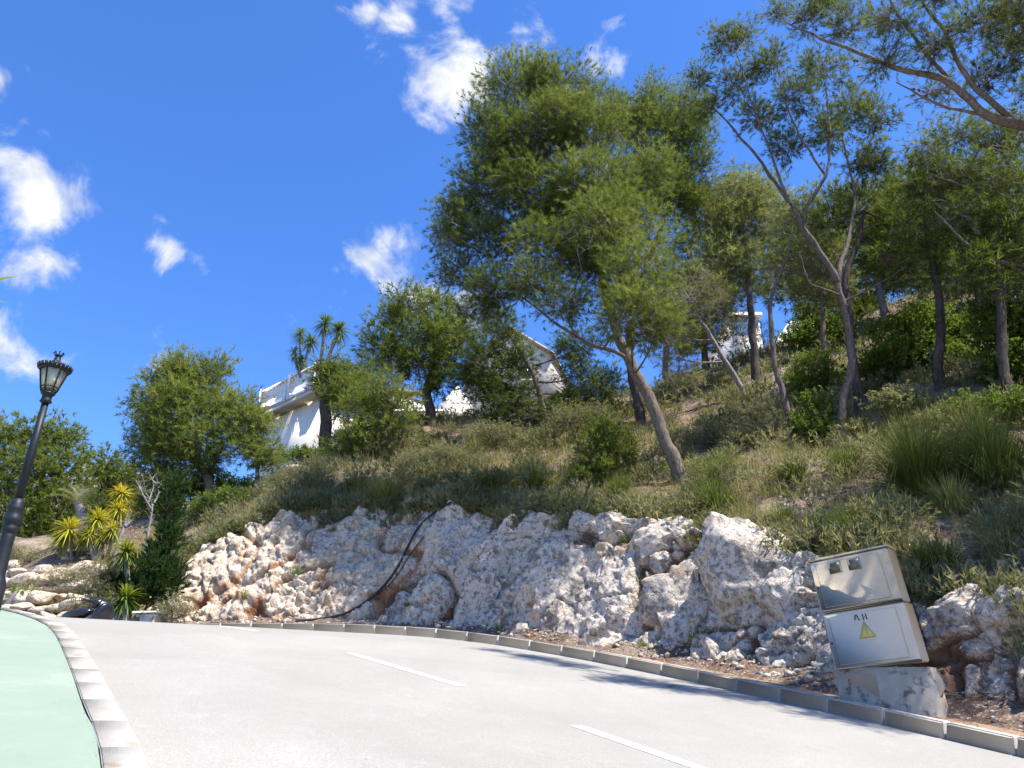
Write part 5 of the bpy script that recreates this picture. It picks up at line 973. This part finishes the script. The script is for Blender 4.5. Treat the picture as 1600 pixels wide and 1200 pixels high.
    m = MB(); m.box((-.515, -.03, 1.296), (.475, .34, 1.325), bev=.01); m.build('lid', gp, up_)
    wn = simple('cloudy_window', (.085, .085, .055), (.14, .135, .09), 14, .35); fr = simple('window_gasket', (.24, .22, .15), (.30, .27, .19), 20, .7)
    for x in (-.27, -.035):
        f = MB().box((x, -.044, 1.10), (x + .155, -.030, 1.245), bev=.005).build('window_frame', fr, root); f.matrix_local = tilt; MB().box((x + .025, -.048, 1.118), (x + .135, -.0435, 1.228)).build('window_pane', wn, f)
        MB().lathe([(.005, 0), (.005, .004)], 8, Matrix.Translation((x + .08, -.0475, 1.20)) @ Matrix.Rotation(R(90), 4, 'X')).build('screw', seam, f)
    MB().box((-.487, -.0315, 1.185), (-.437, -.0275, 1.255)).build('sticker', simple('white_sticker', (.62, .62, .62), (.7, .7, .7), 9, .5), up_)
    ylw = simple('yellow_sign', (.46, .39, .11), (.54, .46, .15), 9, .6); blk = simple('black_print', (.03, .03, .03), (.05, .05, .05), 9, .6); faded = simple('faded_print', (.26, .22, .08), (.32, .28, .10), 9, .6)
    cx, cz, a = -.03, .385, .095
    def tri(k, y0, y1): 
        p = [(cx - a * k, cz - .067 * k), (cx + a * k, cz - .067 * k), (cx, cz + .125 * k)]; return [(x, y0, z) for x, z in p] + [(x, y1, z) for x, z in p], [(0, 1, 2), (5, 4, 3), (0, 3, 4, 1), (1, 4, 5, 2), (2, 5, 3, 0)]
    m = MB(); m.add(*tri(1, -.0395, -.0355)); sg = m.build('warning_sign', ylw, root); sg.matrix_local = tilt
    m = MB(); pz = [(-.006, .062), (.016, .020), (.002, .016), (.018, -.035), (-.012, .002), (.002, .006)]
    m.add([(cx + x, -.0405, cz + z - .005) for x, z in pz], [(0, 3, 2), (0, 2, 1)]); m.F3 += [[0, 5, 3], [5, 4, 3]]; m.build('lightning_bolt', faded, sg)
    for k0, k1 in (((-1, -.067), (1, -.067)), ((1, -.067), (0, .125)), ((0, .125), (-1, -.067))):
        m = MB(); m.tube([(cx + a * k0[0] * .93, -.0395, cz + k0[1] * .93), (cx + a * k1[0] * .93, -.0395, cz + k1[1] * .93)], .003, 4); m.build('border', faded, sg)
    def stroke(pts, nm): m = MB(); [m.box((-.007, -.0385, -.5 * L_), (.007, -.0355, .5 * L_), Matrix.Translation((x, 0, z)) @ Matrix.Rotation(an, 4, 'Y')) for x, z, L_, an in pts]; m.build(nm, blk, lo_)
    stroke([(-.115, .56, .062, .30), (-.083, .555, .072, -.30)], 'letter_a'); stroke([(-.025, .572, .032, 0), (-.025, .534, .03, 0)], 'numeral_one'); stroke([(.012, .572, .032, 0), (.012, .534, .03, 0)], 'numeral_one')
    m = MB(); m.box((-.018, -.0383, .549), (.006, -.0357, .555)); m.build('stencil_bar', blk, lo_)
    return root
cabinet()

# ------------------------------------------------------------------ street lamp
def street_lamp():
    D = 9.0; p = P(45, 722, D); X0 = p[0]; g = ground(X0, D); zt = P(76, 628, D)[2]
    root = empty('street_lamp', (X0, D, g + .09), 'black cast iron street lamp with white glass lantern at the left', 'street lamp')
    iron = simple('black_iron', (.010, .012, .016), (.018, .021, .026), 14, .5, .0, .05, 4, None, .3); glass = leaf_mat('white_lamp_glass', [(.86, .85, .80), (.86, .85, .80)], .5, .3); base = g + .09
    H = zt - base                                    # height of the pole top
    MB().lathe([(.17, 0), (.17, .06), (.13, .10), (.12, .5), (.10, .55), (.085, .6), (.075, 1.0), (.075, H - 1.55)], 20).build('pedestal', iron, root, True)
    zc = H - 1.62
    MB().lathe([(.075, zc - .14), (.08, zc - .11), (.09, zc - .09), (.09, zc - .06), (.08, zc - .04), (.085, zc - .01), (.105, zc + .02), (.105, zc + .06), (.09, zc + .09), (.085, zc + .14), (.095, zc + .17), (.095, zc + .19), (.075, zc + .24), (.068, zc + .30)], 20).build('collar', iron, root, True)
    MB().lathe([(.054, zc + .28), (.048, zc + 1.0), (.042, H)], 16).build('pole', iron, root, True)
    MB().lathe([(.05, H - .02), (.075, H), (.06, H + .03), (.06, H + .09), (.085, H + .11), (.085, H + .13), (.03, H + .15), (.03, H + .17)], 16).build('capital', iron, root, True)
    def lantern(o): o.location = (0, 0, H + .02); o.scale = (.80, .80, .70); return o
    z0, z1 = .21, .62; r0, r1 = .115, .20; n = 6
    lan = MB(); 
    for k in range(n):
        a = 2 * math.pi * (k + .5) / n; c, s = math.cos(a), math.sin(a)
        lan.tube([(.03 * c, .03 * s, -.06 + .20), (.10 * c, .10 * s, .155), (r0 * 1.05 * c, r0 * 1.05 * s, z0)], .012, 6); lan.tube([(r0 * 1.04 * c, r0 * 1.04 * s, z0), (r1 * 1.03 * c, r1 * 1.03 * s, z1)], .012, 6)
    for rr_, z in ((r0 * 1.04, z0), (r0 * 1.2, z0 + .05)):
        pts = [(rr_ * math.cos(2 * math.pi * (k + .5) / n), rr_ * math.sin(2 * math.pi * (k + .5) / n), z) for k in range(n + 1)]
        for k in range(n): lan.tube([pts[k], pts[k + 1]], .011, 5)
    fr = lantern(lan.build('lantern_frame', iron, root))
    gm = MB(); me = None
    for k in range(n):
        a0 = 2 * math.pi * (k + .5) / n; a1 = a0 + 2 * math.pi / n; q = [(r * .985 * math.cos(a), r * .985 * math.sin(a), z) for r, z in ((r0, z0), (r1, z1)) for a in (a0, a1)]
        gi_ = MB(); inn = [(x * .97, y * .97, z) for x, y, z in q]; gi_.add(q + inn, [(0, 1, 3, 2), (5, 4, 6, 7), (0, 4, 5, 1), (2, 3, 7, 6), (0, 2, 6, 4), (1, 5, 7, 3)]); lantern(gi_.build('glass_pane', glass, root))
    rf = MB(); rf.lathe([(.205, z1 - .01), (.235, z1), (.235, z1 + .05), (.215, z1 + .06), (.12, z1 + .15), (.07, z1 + .20), (.045, z1 + .24), (.05, z1 + .27), (.03, z1 + .30)], 24); roof = lantern(rf.build('lantern_roof', iron, root))
    cr = MB()
    for k in range(24):
        a = 2 * math.pi * k / 24; Mx = Matrix.Rotation(a, 4, 'Z') @ Matrix.Translation((.24, 0, z1 + .02)); cr.box((-.008, -.018, 0), (.012, .018, .075), Mx @ Matrix.Rotation(.25, 4, 'Y'))
    cr.build('crest_ring', iron, roof)
    fi = MB(); fi.lathe([(.025, z1 + .29), (.055, z1 + .31), (.055, z1 + .325), (.045, z1 + .335)], 14)
    for k in range(7):
        a = 2 * math.pi * k / 7; c, s = math.cos(a), math.sin(a); fi.tube([(.045 * c, .045 * s, z1 + .32), (.072 * c, .072 * s, z1 + .37)], .009, 5); fi.lathe([(.004, -.014), (.014, -.006), (.014, .006), (.004, .014)], 8, Matrix.Translation((.075 * c, .075 * s, z1 + .38)))
    fi.build('crown_finial', iron, roof)
street_lamp()

# ------------------------------------------------------------------ foreground yucca whose leaf tips enter at the left edge
def near_yucca():
    D = 5.0; c = P(-95, 470, D); b = c.copy(); b[2] = ground(b[0], b[1]); root = empty('yucca', b, 'near yucca whose pointed striped leaf tips enter at the left edge', 'yucca')
    V, Q = tubes(bez(b, (b + c) / 2 + [.1, 0, 0], c, 10)[None], np.linspace(.09, .06, 10)[None], 9); part('stem', V, [Q], M['bark_grey'], root, True, org=b)
    tips = [P(28, 432, D - .1), P(13, 474, D - .2)]; r = np.random.default_rng(3)
    for i in range(46):
        if i < 2: tip = tips[i]; 
        else:
            a = r.random() * 6.283; e = math.radians(r.uniform(-40, 85)); d = np.array([math.cos(a) * math.cos(e), math.sin(a) * math.cos(e), math.sin(e)])
            if d[0] > .35: d[0] = -d[0]
            tip = c + d * r.uniform(.4, .58) - np.array([0, 0, .08])
        k = np.linspace(0, 1, 9)[:, None]; md = (c + tip) / 2 + np.array([0, 0, .09]); ctr = c * (1 - k) ** 2 + 2 * md * k * (1 - k) + tip * k * k
        tg = unit(tip - c); sv = unit(np.cross(tg, [0, 0, 1.])); up = np.cross(sv, tg); w = (np.interp(k[:, 0], [0, .3, .75, 1], [.014, .024, .017, .0008]))[:, None]
        V = np.stack([ctr - sv * w, ctr - up * w * .45, ctr + sv * w], 1).reshape(-1, 3); j = np.arange(8)[:, None] * 3; Q = np.concatenate([j + [[0, 1, 4, 3]], j + [[1, 2, 5, 4]]])
        t = np.tile([.95, .25, .95], 9); part('leaf', V, [Q], M['yucca'], root, True, t, org=b)
near_yucca()

# ------------------------------------------------------------------ black hose on the cliff
rub = simple('black_rubber', (.012, .012, .013), (.03, .03, .03), 12, .55)
def on_rock(pix, off=.035):
    out = []
    for x, y in catmull(pix, 8):
        p = hit(x, y); d = unit(np.array([0, 0, CZ]) - p); out.append(p + d * off)
    return np.array(out)
hp = on_rock([(706, 784), (680, 800), (655, 822), (638, 852), (622, 885), (600, 915), (572, 940), (540, 958), (500, 967), (462, 970)])
for _ in range(3): hp[1:-1] = np.maximum(0, 1) * (hp[:-2] + hp[1:-1] * 2 + hp[2:]) / 4
for i in range(len(hp)):                         # keep the smoothed line in front of the rock
    d = unit(hp[i] - np.array([0, 0, CZ])); h = cliff_bvh.ray_cast(Vector((0, 0, CZ)), Vector(d), 100)
    if h[0] is not None: hp[i] = np.array(h[0]) - d * .04 if np.linalg.norm(np.array(h[0]) - [0, 0, CZ]) < np.linalg.norm(hp[i] - [0, 0, CZ]) else hp[i]
V, Q = tubes(hp[None], np.full((1, len(hp)), .026), 8); tag(part('hose', V, [Q], rub, None, True), 'black hose running diagonally down the rock face to the kerb', 'hose')
hp2 = on_rock([(662, 838), (640, 868), (616, 905), (590, 930)], .03); V, Q = tubes(hp2[None], np.full((1, len(hp2)), .011), 6); tag(part('cable', V, [Q], rub, None, True), 'thin black cable hanging beside the hose', 'cable')

# ------------------------------------------------------------------ rock garden at the left
bank = empty('rock_garden', (*P(70, 960, 18)[:2], 2.6), 'bank of pale stacked boulders beyond the crest at the left', 'rock bank')
r = random.Random(9); done = []
spots = []
for row, (y0, d) in enumerate(((978, 16.6), (966, 17.0), (952, 17.5), (938, 18.0), (924, 18.6), (910, 19.3), (897, 20.0), (886, 20.8))):
    x = -14 + r.uniform(0, 20)
    while x < 150 - row * 4 + (20 if row > 5 else 0):
        w = r.uniform(8, 19); x += w
        if not (row > 3 and 40 < x < 90 and r.random() < .35): spots.append((x, y0 + r.uniform(-4, 4) + (x - 60) * -.06, w * 1.12, w * r.uniform(.5, .72), d))
        x += w * .9
for i, (x, y, w, h, d) in enumerate(spots):
    p = P(x, y, d); k = mpp(x, y, d); V, Fc = block(300 + i % 14, 8, 3); W = V * 1.25 * np.array([w * k, w * k * .9, h * k]); a = r.uniform(-.5, .5); c, s_ = math.cos(a), math.sin(a)
    W = np.stack([W[:, 0] * c - W[:, 2] * s_ * .6, W[:, 1], W[:, 0] * s_ * .6 + W[:, 2] * c], 1)
    o = part('stone', W, [Fc], M['rock_pale'], bank, True, np.full(len(W), r.random() * .25)); o.location = Vector(p) - bank.location
# earth of the bank behind the stones
bx_ = np.linspace(-30, 170, 40); rows = [(1000, 16.3), (978, 16.6), (966, 17.0), (952, 17.5), (938, 18.0), (924, 18.6), (910, 19.3), (897, 20.0), (886, 20.8), (880, 22.5), (880, 26)]
E_ = np.array([[P(x, y + (x - 60) * -.06 + max(0, x - 130) * 1.2, d) - [0, 0, .16 if y < 990 else .3] for y, d in rows] for x in bx_]); E_[..., 2] += .05 * np.sin(E_[..., 0] * 3 + E_[..., 1] * 2)
V, Q = strip(E_[..., 0], E_[..., 1], E_[..., 2]); part('earth', V, [Q[:, ::-1]], M['soil'], bank, True, org=np.array(bank.location))
# smooth grey boulder and rendered block by the cliff's left end
p = P(166, 968, 15.4); V, Fc = block(501, 6, 4); o = part('boulder', V * np.array([.36, .3, .22]), [Fc], simple('blue_grey_stone', (.20, .215, .24), (.28, .30, .33), 4, .8, 0, .3), None, True); o.location = p
tag(o, 'smooth blue grey boulder right of the parked scooter', 'boulder')
p = P(228, 985, 15.3); rt = empty('stone_pillar', p, 'low white stone clad pillar with flat cap beside the cliff foot', 'pillar')
MB().box((-.16, -.2, -.3), (.30, .2, .30), bev=.02).build('body', simple('rubble_render', (.46, .43, .38), (.56, .53, .48), 9, .95, 0, .8, 6, (7, (.30, .24, .17), .55)), rt)
MB().box((-.21, -.24, .303), (.34, .24, .345), bev=.01).build('cap', simple('cap_stone', (.52, .50, .46), (.60, .58, .54), 6, .9, 0, .3), rt)
MB().box((-.135, -.215, -.25), (-.04, -.198, .24)).build('niche_door', simple('rusty_door', (.16, .07, .045), (.24, .11, .07), 10, .85), rt); rt.rotation_euler = (0, 0, R(-12))

# ------------------------------------------------------------------ scooter behind the crest
def scooter():
    p = P(118, 1003, 13.6); p[2] = P(118, 958, 13.6)[2] - .82; root = empty('scooter', p, 'black motor scooter parked beyond the crest, only its seat and top showing', 'scooter')
    blk = simple('black_plastic', (.012, .012, .014), (.02, .02, .024), 8, .25); tyr = simple('tyre_rubber', (.02, .02, .02), (.03, .03, .03), 20, .85); met = simple('dull_metal', (.3, .3, .31), (.36, .36, .37), 8, .4, .8)
    def ell(name, c, s, mat, tilt=0, pw=.8):
        V, Fc = [], []; n, m_ = 20, 12
        for i in range(m_ + 1):
            th = math.pi * i / m_
            for k in range(n):
                ph = 2 * math.pi * k / n; f = lambda v: math.copysign(abs(v) ** pw, v); V.append((f(math.sin(th)) * f(math.cos(ph)), f(math.sin(th)) * f(math.sin(ph)), f(math.cos(th))))
        for i in range(m_):
            for k in range(n): Fc.append((i * n + k, (i + 1) * n + k, (i + 1) * n + (k + 1) % n, i * n + (k + 1) % n))
        V = np.array(V) * s; c_, s_ = math.cos(tilt), math.sin(tilt); V = np.stack([V[:, 0] * c_ + V[:, 2] * s_, V[:, 1], -V[:, 0] * s_ + V[:, 2] * c_], 1) + c; m = MB(); m.add(V, Fc); return m.build(name, mat, root, True)
    ell('seat', (.10, 0, .80), (.36, .15, .085), blk, .10); ell('rear_body', (.22, 0, .60), (.36, .17, .17), blk, -.15); ell('leg_shield', (-.52, 0, .62), (.09, .2, .36), blk, -.3); ell('front_mudguard', (-.68, 0, .38), (.2, .07, .12), blk)
    MB().box((-.45, -.15, .27), (.0, .15, .33), bev=.02).build('floor_board', blk, root); ell('handlebar_cowl', (-.42, 0, .95), (.11, .15, .08), blk, .3)
    MB().tube([(-.40, -.33, 1.0), (-.44, -.15, .97), (-.44, .15, .97), (-.40, .33, 1.0)], .016, 8).build('handlebar', blk, root, True); ell('headlight', (-.52, 0, .93), (.03, .08, .06), met)
    for sy in (-1, 1):
        MB().tube([(-.43, .2 * sy, .98), (-.40, .26 * sy, 1.1)], .007, 6).build('mirror_stalk', blk, root); ell('mirror', (-.40, .27 * sy, 1.13), (.015, .06, .04), blk)
    for x in (-.68, .45):
        w = empty('wheel', (x, 0, .23)); w.parent = root; Mr = Matrix.Rotation(R(90), 4, 'X')
        MB().lathe([(.15, -.05), (.21, -.055), (.235, -.02), (.235, .02), (.21, .055), (.15, .05)], 24, Mr, False).build('tyre', tyr, w, True); MB().lathe([(.02, -.04), (.15, -.05), (.15, .05), (.02, .04)], 20, Mr).build('rim', met, w)
    root.rotation_euler = (0, 0, R(155)); return root
scooter()

# ------------------------------------------------------------------ villa with balustraded terrace
white = simple('white_render', (.80, .73, .62), (.84, .78, .67), 1.5, .9, 0, .12, 5, (5, (.66, .62, .55), .62)); cream = simple('cream_render', (.58, .50, .36), (.64, .56, .42), 2, .9); terra = simple('terracotta_tiles', (.32, .15, .09), (.46, .26, .17), 3, .9, 0, .5); shut = simple('dark_window', (.03, .035, .04), (.06, .065, .07), 3, .15)
bal_mesh = None
def balusters(root, A, B, z0, h, step, name='baluster'):
    """row of turned balusters between A and B (local coordinates)"""
    global bal_mesh
    if bal_mesh is None: bal_mesh = MB().lathe([(.075, 0), (.075, .06), (.035, .10), (.07, .28), (.075, .36), (.035, .62), (.05, .72), (.075, .78), (.075, .84)], 8).mesh('baluster', white, True)
    A, B = np.array(A, float), np.array(B, float); n = int(np.linalg.norm(B - A) / step)
    for i in range(n + 1):
        p = A + (B - A) * i / n; o = obj(name, bal_mesh, root); o.location = (p[0], p[1], z0); o.scale = (1, 1, h / .84)
def villa():
    D = 30.; c = P(492, 612, D); a = P(408, 645, D * 1.104); dx = np.array(a[:2] - c[:2]); L0 = np.linalg.norm(dx); ang = math.atan2(-dx[1], -dx[0])
    # local x runs along the facade towards the right hand (near) corner, y into the house
    root = empty('villa', c, 'white villa with a balustraded terrace above the left pines', 'house'); root.rotation_euler = (0, 0, ang)
    W = L0 + .3
    MB().box((-W, .0, .0), (0, 8, .22), bev=.02).build('terrace_slab', cream, root)
    MB().box((-W, -.03, .223), (.03, .17, .72), bev=.01).build('parapet', white, root); MB().box((-.17, .172, .223), (.03, 8, .72), bev=.01).build('parapet', white, root)
    balusters(root, (-W + .2, .07), (-.25, .07), .72, .62, .27); balusters(root, (-.07, .4), (-.07, 7.8), .72, .62, .30)
    MB().box((-W, -.04, 1.343), (.05, .18, 1.44), bev=.015).build('handrail', white, root); MB().box((-.18, .183, 1.343), (.05, 8, 1.44), bev=.015).build('handrail', white, root)
    for x in (-W + .05, -2.3, -.1): MB().box((x - .13, -.06, .225), (x + .13, .2, 1.55), bev=.015).build('pier', white, root)
    for x in (-3.7, -1.7): m = MB(); m.tube([(x, -.02, .30), (x, -.30, .27)], .05, 8); m.build('water_spout', white, root)
    MB().box((-W, .55, -4.6), (-.3, 8, -.003)).build('wall', white, root)
    # roof terrace pergola behind
    MB().box((-W, 4.4, .223), (-1.2, 9.5, 1.9)).build('upper_wall', white, root)
    rf = MB(); rf.add([(-W, 4.0, 1.9), (-1, 4.0, 1.9), (-1, 7.0, 2.5), (-W, 7.0, 2.5), (-W, 4.0, 1.8), (-1, 4.0, 1.8), (-1, 7.0, 2.4), (-W, 7.0, 2.4)], [(0, 1, 2, 3), (7, 6, 5, 4), (0, 4, 5, 1), (1, 5, 6, 2), (2, 6, 7, 3), (3, 7, 4, 0)]); rf.build('roof', terra, root)
    f = MB().box((-3.6, 4.36, .5), (-2.6, 4.40, 1.7)).build('window', shut, root)
villa()
def second_villa():
    D = 36.; root = empty('villa', P(830, 605, D), 'white gabled villa glimpsed left of the largest pine crown', 'house'); k = mpp(830, 560, D)
    p = lambda px, py: P(px, py, D) - P(830, 605, D); w0 = p(802, 605)[0]; w1 = p(862, 605)[0]; t0 = p(805, 516)[2]; t1 = p(858, 556)[2]; bt = p(830, 640)[2]
    m = MB(); V = [(w0, 0, bt), (w1, 0, bt), (w1, 0, t1), (w0, 0, t0), (w0 - 3, 5, bt), (w1 + 1.5, 5, bt), (w1 + 1.5, 5, t1), (w0 - 3, 5, t0)]; m.add(V, [(0, 1, 2, 3), (5, 4, 7, 6), (1, 5, 6, 2), (4, 0, 3, 7), (0, 4, 5, 1)]); m.build('wall', white, root)
    m = MB(); z = .03; V = [(w0 - .2, -.25, t0 + z), (w1 + .15, -.25, t1 + z - .05), (w1 + 1.7, 5.2, t1 + z - .05), (w0 - 3.2, 5.2, t0 + z)]; V += [(x, y, q + .14) for x, y, q in V]; m.add(V, [(3, 2, 1, 0), (4, 5, 6, 7), (0, 1, 5, 4), (1, 2, 6, 5), (2, 3, 7, 6), (3, 0, 4, 7)]); m.build('roof', simple('pale_tiles', (.42, .34, .27), (.54, .46, .38), 4, .9, 0, .5), root)
    MB().box((w0 + .45, -.03, t1 - 1.4), (w0 + .95, .02, t1 - .6)).build('window', shut, root); MB().box((w0 + .40, -.06, t1 - 1.47), (w0 + 1.0, .0, t1 - 1.41)).build('window_sill', white, root)
second_villa()
def terrace_wall():
    D = 32.; o_ = P(690, 662, D); root = empty('terrace_wall', o_, 'low white terrace wall with balusters behind the tall dark green pine', 'wall'); p = lambda px, py: P(px, py, D) - o_
    a, b = p(612, 662), p(740, 662); MB().box((a[0], 0, -1.2), (b[0], .25, p(690, 664)[2])).build('base', white, root); balusters(root, (a[0] + .1, .12), (p(700, 662)[0], .12), -.06, p(690, 640)[2] - .02, .30)
    MB().box((a[0], -.03, p(690, 640)[2] - .08), (p(702, 662)[0], .27, p(690, 640)[2] + .02), bev=.01).build('handrail', white, root)
    v = p(736, 600); m = MB(); x0, x1 = p(682, 640)[0], p(738, 640)[0]; m.add([(x0, .3, -1.2), (x1, .3, -1.2), (x1, .3, p(735, 632)[2]), (p(715, 600)[0], .3, p(715, 598)[2]), (x0, .3, p(682, 632)[2]), (x0, .6, -1.2), (x1, .6, -1.2), (x1, .6, p(735, 632)[2]), (p(715, 600)[0], .6, p(715, 598)[2]), (x0, .6, p(682, 632)[2])], [(0, 1, 2, 4), (5, 9, 7, 6), (0, 5, 6, 1), (1, 6, 7, 2), (2, 7, 8, 3), (3, 8, 9, 4), (4, 9, 5, 0)]); m.F3 += [[2 + 0, 3, 4], [7, 9, 8]]; 
    m.F3[-2:] = [[i + 0 for i in f] for f in m.F3[-2:]]; m.build('gable_wall', white, root)
terrace_wall()
def upper_house():
    D = 38.; o_ = P(1220, 560, D); root = empty('house', o_, 'white house wall showing through the pine trunks on the ridge', 'house'); p = lambda px, py: P(px, py, D) - o_
    MB().box((p(1146, 500)[0], 0, -3), (p(1186, 500)[0], 6, p(1180, 496)[2])).build('wall', white, root); MB().box((p(1142, 500)[0], -.3, p(1180, 496)[2] + .003), (p(1190, 500)[0], 6.2, p(1180, 491)[2]), bev=.03).build('roof_edge', white, root)
    MB().box((p(1240, 500)[0], .6, -3), (p(1292, 500)[0], 6, p(1270, 494)[2])).build('garden_wall', white, root)
upper_house()

# ------------------------------------------------------------------ pale boulders on the upper slope
for lab, px, py, w, h in (('pale sunlit boulder at the foot of the thin bent pine', 1232, 612, 26, 15), ('pale limestone lump at the brow above the hose', 655, 790, 34, 12), ('white stone outcrop below the villa on the left brow', 470, 725, 26, 9), ('flat pale rock beside the leaning trunk foot', 1030, 745, 26, 11)):
    p = hit(px, py); k = np.linalg.norm(p - [0, 0, CZ]) / F; V, Fc = block(int(px), 8, 3); o = part('boulder', V * 1.2 * np.array([w * k, w * k * .7, h * k]), [Fc], M['rock_pale'], None, True, np.zeros(len(V))); o.location = p; tag(o, lab, 'boulder')
# dry leaf on the asphalt
p = gcast(1050, 1086); p[2] = zr(p[0], p[1]) + .012; V = np.array([(-.07, 0, 0), (-.02, -.03, .012), (.05, -.02, .006), (.08, 0, .02), (.04, .03, .016), (-.03, .03, .004), (0, 0, .0)]); o = part('dry_leaf', V, [np.array([[6, 0, 1], [6, 1, 2], [6, 2, 3], [6, 3, 4], [6, 4, 5], [6, 5, 0]])], M['litter']); o.location = p; tag(o, 'single brown dry leaf lying on the road near the kerb', 'leaf')

# ------------------------------------------------------------------ far rocky mountain
def mountain():
    xs = np.linspace(-190, 40, 110); ys = np.linspace(120, 260, 46); X, Y = np.meshgrid(xs, ys); top = np.interp(X / Y, [-1.1, -.75, -.66, -.60, -.52, -.4, -.2, .2], [.27, .30, .315, .335, .33, .27, .2, .2])
    Z = np.empty_like(X)
    for i in range(X.shape[0]):
        for j in range(X.shape[1]):
            f = (Y[i, j] - 120) / 60; r_ = min(f, 1) - max(0, f - 1.1) * .6; Z[i, j] = CZ + 180 * top[i, j] * r_ * (180 / 180) + 6 * vnoise((X[i, j], Y[i, j], 0), .03, 5, 2) * min(1, f) - 4
    V, Q = strip(X.T, Y.T, Z.T); m, nt, N, L, b = nodes('mountain_rock'); tc = N.new('ShaderNodeTexCoord').outputs['Object']; n = noise_n(N, L, .12, 8, .7, tc); n2 = noise_n(N, L, .5, 6, .7, tc)
    c = mixc(N, L, rng_n(N, L, n.outputs['Fac'], .46, .58), (.34, .31, .27), (.09, .11, .05)); c = mixc(N, L, rng_n(N, L, n2.outputs['Fac'], .5, .65, 0, .7), c, (.30, .27, .23)); L.new(c, b.inputs['Base Color']); b.inputs['Roughness'].default_value = .95; bump(N, L, b, n2.outputs['Fac'], 1., 1.5)
    tag(part('mountain', V, [Q], m, None, True), 'far rocky mountain ridge beyond the left pines', kind='structure')
mountain()
